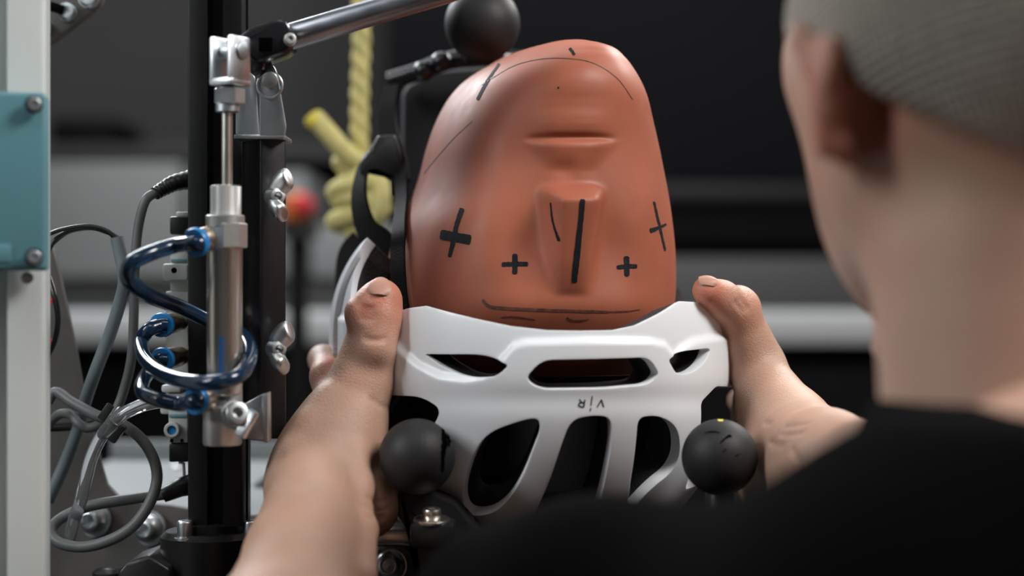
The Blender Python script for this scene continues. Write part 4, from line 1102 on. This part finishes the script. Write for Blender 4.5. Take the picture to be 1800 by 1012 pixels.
t = thing('lower_grey_plate', 'grey steel plate with sloping edge and one dome bolt at bottom centre', 'steel plate', at(690, 1030, .94))
mb = MB(); mb.prism([(560, 966), (700, 966), (722, 975), (760, 1030), (775, 1100), (560, 1100)], .935, .951, .0012); mb.build('plate', M['greyplate'], t)
socket_screw(t, at(686, 994, .933), (-.1, -1, .15), .0085, .008, M['zinc'], .0095, True, 'bolt')
t = thing('machine_base', 'black machine base block under the grey plates at the bottom', 'machine base', (-.02, .95, TZ))
mb = MB(); mb.box((-.19, .952, TZ), (.15, 1.0, .842), .002); mb.build('base_body', M['blackano'], t)

# balls
def ball(px, py, Y, r, label, yellow=None, post=True):
    c = at(px, py, Y); b = thing('rubber_ball', label, 'ball', c-V((0, 0, r)), 'black rubber balls')
    mb = MB(); mb.sphere(c, r, 64); o = mb.build('ball_skin', M['ball'], b, 180)
    vs = [tuple(ORG[o.name]+v.co) for v in o.data.vertices]; return b, c, BVHTree.FromPolygons(vs, [tuple(p.vertices) for p in o.data.polygons])
b, c, bv = ball(733, 802, .872, .0194, 'matt black rubber ball with a torn split, touching the left wrist')
strokes('split', bv, [([(778, 748), (781, 770), (779, 800), (777, 830)], [2, 4.5, 3.5, 1.5]), ([(784, 750), (789, 768), (788, 785)], [1.5, 3, 1])], M['ballcut'], b, lift=.0003, jag=1.5)
b, c, bv = ball(1265, 803, .872, .0194, 'matt black rubber ball with a yellow dot, beside the right wrist')
strokes('yellow_dot', bv, [([(1262, 738.5), (1266, 738), (1271, 739)], [1.6, 2.4, 1.6])], M['yellow'], b, lift=.00015, jag=.1)
strokes('crack', bv, [([(1238, 761), (1252, 759), (1266, 761)], [.6, 1.2, .6]), ([(1265, 780), (1273, 772), (1282, 766), (1286, 769)], [.8, 1.6, 2.4, .8]), ([(1271, 794), (1277, 789)], [1.2, .6]), ([(1292, 802), (1302, 797)], [1, .4])], M['ballcut'], b, lift=.00015, jag=.6)
for px, cat in ((729, 'left'), (1265, 'right')):
    mb = MB(); p = at(px, 862, .888); q = at(px, 885, .888) if px < 1000 else at(px, 1100, .888)
    mb.cyl(q-V((0, 0, .004)), p, .0075, .001); tag(mb.build('ball_post', M['blackplastic']), 'short black post holding the %s front ball' % cat, 'post', 'ball posts')
b, c, bv = ball(848, 42, 1.035, .0228, 'black rubber ball on the frame behind the chin of the dummy head')

# headrest and straps behind the dummy head
t = thing('black_headrest', 'black padded headrest frame rising behind the dummy head', 'headrest', at(920, 520, 1.12))
mb = MB(); mb.prism(rpoly([(703, 150, 20), (760, 118, 30), (880, 110, 40), (1090, 120, 40), (1136, 150, 30), (1142, 300, 40), (1150, 480, 30), (700, 480, 20), (700, 330, 30)], 20, 8), 1.105, 1.16, .010, Yref=1.10); mb.build('pad', M['blackpad'], t)
mb = MB(); pts = spline([at(684, 142, 1.09), at(735, 126, 1.085), (at(790, 106, 1.08)), at(850, 100, 1.075), at(900, 104, 1.08), at(980, 108, 1.10)], 8); mb.tube(pts, .006, 18, flat=.9); mb.build('top_bar', M['blackplate'], t)
mb = MB(); mb.cyl(at(848, 112, 1.05), at(848, 90, 1.05), .011, .002); mb.build('ball_socket', M['blackplate'], t)
for x, y in ((776, 108), (745, 124)):
    mb = MB(); mb.sphere(at(x, y, 1.068), .0065, 20); mb.build('knob', M['blackplate'], t)
for px in (740, 870, 1090):
    mb = MB(); p = at(px, 500, 1.14); mb.cyl((p.x, p.y, TZ), p, .008, .001); mb.build('post', M['blackano'], t)
def webbing(mb, pts, nrm, w, th=.0011):
    """a flat strap along pts; nrm: which way its face looks"""
    P = spline(pts, 8); n = len(P); vs, fs = [], []
    for i, p in enumerate(P):
        tg = (P[min(i+1, n-1)]-P[max(i-1, 0)]).normalized(); N_ = V(nrm[0]).lerp(V(nrm[1]), i/(n-1)) if isinstance(nrm, list) else V(nrm)
        sd = tg.cross(N_).normalized(); nn = sd.cross(tg).normalized(); ww = w[0]+(w[1]-w[0])*i/(n-1) if isinstance(w, tuple) else w
        for s, k in ((-1, -1), (1, -1), (1, 1), (-1, 1)): vs.append(p+sd*ww*s+nn*th*k)
    for i in range(n-1):
        for k in range(4): fs.append((i*4+k, i*4+(k+1) % 4, (i+1)*4+(k+1) % 4, (i+1)*4+k))
    fs += [(3, 2, 1, 0), tuple((n-1)*4+k for k in range(4))]
    mb._add(vs, fs); return mb
t = thing('chin_strap', 'black webbing strap with buckle hanging along the left cheek of the dummy head', 'strap', at(690, 440, 1.0))
fp = [hit(head_bvh, x, y) for x, y in ((716, 405), (714, 440), (715, 480), (718, 520), (722, 548))]
mb = MB(); webbing(mb, [at(704, 300, 1.03), at(706, 350, 1.0)]+[h[0]+h[1]*.0035-V((.0015, 0, 0)) for h in fp], (-.35, -.93, .1), .0042); mb.build('front_webbing', M['webbing'], t)
mb = MB(); webbing(mb, [at(690, 150, 1.06), at(682, 190, 1.055), at(684, 235, 1.05), at(700, 290, 1.04), at(705, 330, 1.02)], (-.5, -.85, .1), (.0052, .0075)); mb.build('upper_webbing', M['webbing'], t)
mb = MB(); webbing(mb, [at(660, 255, 1.045), at(640, 290, 1.04), at(631, 345, 1.035), at(644, 400, 1.03), at(680, 440, 1.025), at(672, 520, 1.03)], [V((-.95, -.4, .1)), V((-.3, -.95, .1))], (.0055, .0085)); mb.build('loose_webbing', M['webbing'], t)
mb = MB(); mb.prism(rpoly([(664, 238, 4), (694, 236, 4), (706, 270, 8), (710, 322, 8), (684, 318, 6), (662, 300, 10), (632, 308, 8), (630, 286, 8), (650, 262, 8)], 6), 1.034, 1.046, .0018); mb.build('buckle', M['blackplastic'], t)
mb = MB(); mb.cyl(at(653, 262, 1.036), at(653, 262, 1.033), .0012); mb.build('buckle_pin', M['zinc'], t)
t = thing('retention_cradle', 'black retention cradle padding inside the left rear of the helmet', 'helmet padding', at(640, 560, 1.03))
mb = MB(); webbing(mb, [at(640, 425, 1.07), at(620, 450, 1.07), at(615, 500, 1.07), at(620, 560, 1.07)], (0, -1, 0), .009, .004); mb.build('cradle_arm', M['blackplastic'], t)
mb = MB(); webbing(mb, [at(1182, 515, 1.0), at(1190, 540, .985), at(1186, 575, .975)], (-.2, -1, .2), .0045, .0016); mb.build('cradle_loop', M['blackplastic'], t)

# yellow rope with knot
t = thing('yellow_rope', 'pale yellow rope with a big knot hanging behind the lever arm', 'rope', at(635, 425, 1.27))
mb = MB()
Yr = 1.27
for s in (0, 1):
    pts = []
    for i in range(60):
        y = -60+i*5.6; a = i*.55+s*PI; c = at(634+2*math.sin(i*.1), y, Yr); pts.append(c+V((math.cos(a)*.0020, math.sin(a)*.0020, 0)))
    mb.tube(pts, .0052, 12)
mb.build('hanging_strand', M['rope'], t)
mb = MB(); mb.tube(spline([at(552, 206, 1.25), at(572, 228, 1.25), at(598, 258, 1.25), at(622, 284, 1.255), at(632, 300, 1.27)], 8), .0072, 16); mb.build('rope_tail', M['rope'], t)
mb = MB(); mb.lathe([(.0060, 0), (.0074, .002), (.0074, .007)], at(547, 202, 1.25), V((.6, 0, -.8)), 20); mb.build('taped_end', mat('yellow_tape', (.62, .5, .05), .5), t)
for (x, y, rx, tz) in ((632, 292, .0135, .2), (628, 330, .0165, -.25), (634, 358, .0160, .2), (626, 385, .0155, -.15), (640, 318, .014, .5)):
    mb = MB(); mb.torus(at(x, y, Yr), (tz, .15, 1), rx, .0074, 40, 14); mb.build('knot_turn', M['rope'], t)
mb = MB(); mb.tube(spline([at(662, 300, 1.262), at(668, 340, 1.255), at(662, 375, 1.255), at(640, 400, 1.26), at(612, 405, 1.265)], 8), .0078, 16); mb.build('knot_bight', M['rope'], t)
# ------------------------------------------------------------------ the room
M['wall'] = mat('dark_grey_wall', (.060, .058, .056), .8, var=.06, vscale=2)
M['floor'] = mat('dark_floor', (.03, .03, .03), .6)
M['benchtop'] = mat('pale_worktop', (.38, .39, .39), .5)
M['darkcab'] = mat('black_cabinet', (.0035, .0035, .004), .7, spec=.2)
M['greycab'] = mat('grey_cabinet', (.16, .165, .165), .6)
M['midgrey'] = mat('mid_grey_panel', (.05, .05, .05), .6)
def room(name, a, b, m):
    mb = MB(); mb.box(a, b); return tag(mb.build(name, M[m]), kind='structure')
room('floor', (-3, -2, -.1), (3, 3.6, 0), 'floor')
room('wall_rear', (-3, 3.5, 0), (3, 3.6, 2.8), 'wall')
room('wall_left', (-3.1, -2, 0), (-3, 3.6, 2.8), 'wall')
room('wall_right', (3, -2, 0), (3.1, 3.6, 2.8), 'wall')
M['palewall'] = mat('pale_wall', (.30, .30, .29), .8)
room('wall_front', (-3, -2.1, 0), (3, -2, 2.8), 'palewall')
room('ceiling', (-3, -2, 2.8), (3, 3.6, 2.9), 'wall')
# near table
t = thing('test_table', 'black table carrying the whole helmet test rig', 'table', (-.1, 1.0, 0))
mb = MB(); mb.box((-.75, .80, TZ-.03), (.55, 1.42, TZ), .002); mb.build('tabletop', M['darkcab'], t)
for x in (-.72, .52):
    for y in (.83, 1.39):
        mb = MB(); mb.box((x-.02, y-.02, 0), (x+.02, y+.02, TZ-.03), .002); mb.build('leg', M['darkcab'], t)
# far bench with pale front edge
YB = 2.2
t = thing('rear_workbench', 'blurred long workbench with a pale edge in the background', 'workbench', (0, 2.5, 0))
zt, zb = zc(551, YB), zc(607, YB)
mb = MB(); mb.box((-1.6, YB, zb), (1.7, 3.0, zt), .004); mb.build('worktop', M['benchtop'], t)
mb = MB(); mb.box((-1.55, YB+.06, 0), (1.65, 2.95, zb), .004); mb.build('base_cabinet', M['darkcab'], t)
bx_ = lambda nm, x0, y0, x1, y1, Y0, Y1, m, lab, cat: tag((lambda mb: mb.build(nm, m))(MB().box((xc(x0, Y0), Y0, max(zt, zc(y1, Y0))), (xc(x1, Y0), Y1, zc(y0, Y0)), .006)), lab, cat)
bx_('drawer_unit', 700, 452, 1560, 560, 2.55, 2.9, M['midgrey'], 'low dark grey drawer unit on the rear bench behind the right hand', 'drawer unit')
bx_('grey_case', 60, 285, 318, 487, 2.5, 2.9, M['greycab'], 'pale grey equipment case on the rear bench at the left', 'equipment case')
bx_('steel_case', 330, 300, 540, 487, 2.5, 2.9, M['greycab'], 'grey case on the rear bench behind the black bracket', 'equipment case')
bx_('small_case', 545, 395, 695, 487, 2.5, 2.9, M['greycab'], 'low grey case on the rear bench beneath the yellow knot', 'equipment case')
tag(MB().box((xc(60, 2.5), 2.52, zt), (xc(700, 2.5), 2.92, zc(487, 2.52)), .002).build('case_plinth', M['midgrey']), 'dark plinth under the grey equipment cases on the rear bench', 'plinth')
t = thing('black_equipment_cabinet', 'large black equipment cabinet standing on the rear bench', 'cabinet', (0, 2.95, zc(445, 2.9)))
a = at(680, 330, 2.9)
mb = MB(); mb.box((xc(680, 2.9), 2.92, zc(430, 2.92)), (xc(1850, 2.9), 3.3, 1.9), .006); mb.build('cabinet_body', M['darkcab'], t)
mb = MB(); mb.box((xc(680, 2.9), 2.90, zc(352, 2.9)), (xc(1850, 2.9), 2.92, zc(322, 2.9)), .004); mb.build('cabinet_trim', mat('dark_trim', (.012, .0125, .014), .5), t)
mb = MB(); mb.box((xc(680, 2.9), 2.905, zc(318, 2.9)), (xc(1850, 2.9), 2.92, 1.88), .004); mb.build('cabinet_door', mat('charcoal_door', (.0062, .0066, .008), .6, spec=.15), t)
for x in (-.15, .9):
    mb = MB(); mb.box((x-.03, 2.93, zt), (x+.03, 2.99, zc(430, 2.92)), .002); mb.build('cabinet_foot', M['darkcab'], t)
# red emergency stop button
t = thing('emergency_button', 'blurred red push button with an orange collar behind the wing nut', 'push button', at(527, 380, 2.0))
mb = MB(); c = at(522, 364, 2.05); mb.lathe([(.018, 0), (.018, .008), (.014, .012)], c+V((0, .012, 0)), (-.3, -1, 0), 30); mb.build('collar', mat('orange_collar', (.55, .13, .02), .5), t)
mb = MB(); c = at(532, 362, 2.05); mb.lathe([(.008, 0), (.008, .012), (.013, .016), (.012, .022), (.006, .026)], c, (.2, -1, 0), 30); mb.build('button_head', M['red'], t)
mb = MB(); p = at(524, 385, 2.08); mb.box((p.x-.02, 2.062, zc(420, 2.08)), (p.x+.025, 2.09, zc(345, 2.08)), .004); mb.build('button_box', M['midgrey'], t)
mb = MB(); mb.cyl((p.x, 2.08, 0), (p.x, 2.08, zc(420, 2.08)), .012); mb.build('stand_pole', M['darkcab'], t)
mb = MB(); mb.cyl((p.x, 2.08, 0), (p.x, 2.08, .02), .09, .004); mb.build('stand_foot', M['darkcab'], t)
# wall shelf blurred at upper left
tag(MB().box((xc(110, 3.3), 3.2, zc(262, 3.3)), (xc(225, 3.3), 3.45, zc(215, 3.3)), .01).build('dark_box', M['darkcab']), 'small dark blurred box on a wall shelf at upper left', 'box')
tag(MB().box((xc(40, 3.2), 3.1, zc(290, 3.2)), (xc(640, 3.2), 3.5, zc(262, 3.2)), .004).build('wall_shelf', M['midgrey']), 'dark grey wall shelf above the grey case at the left', 'shelf')
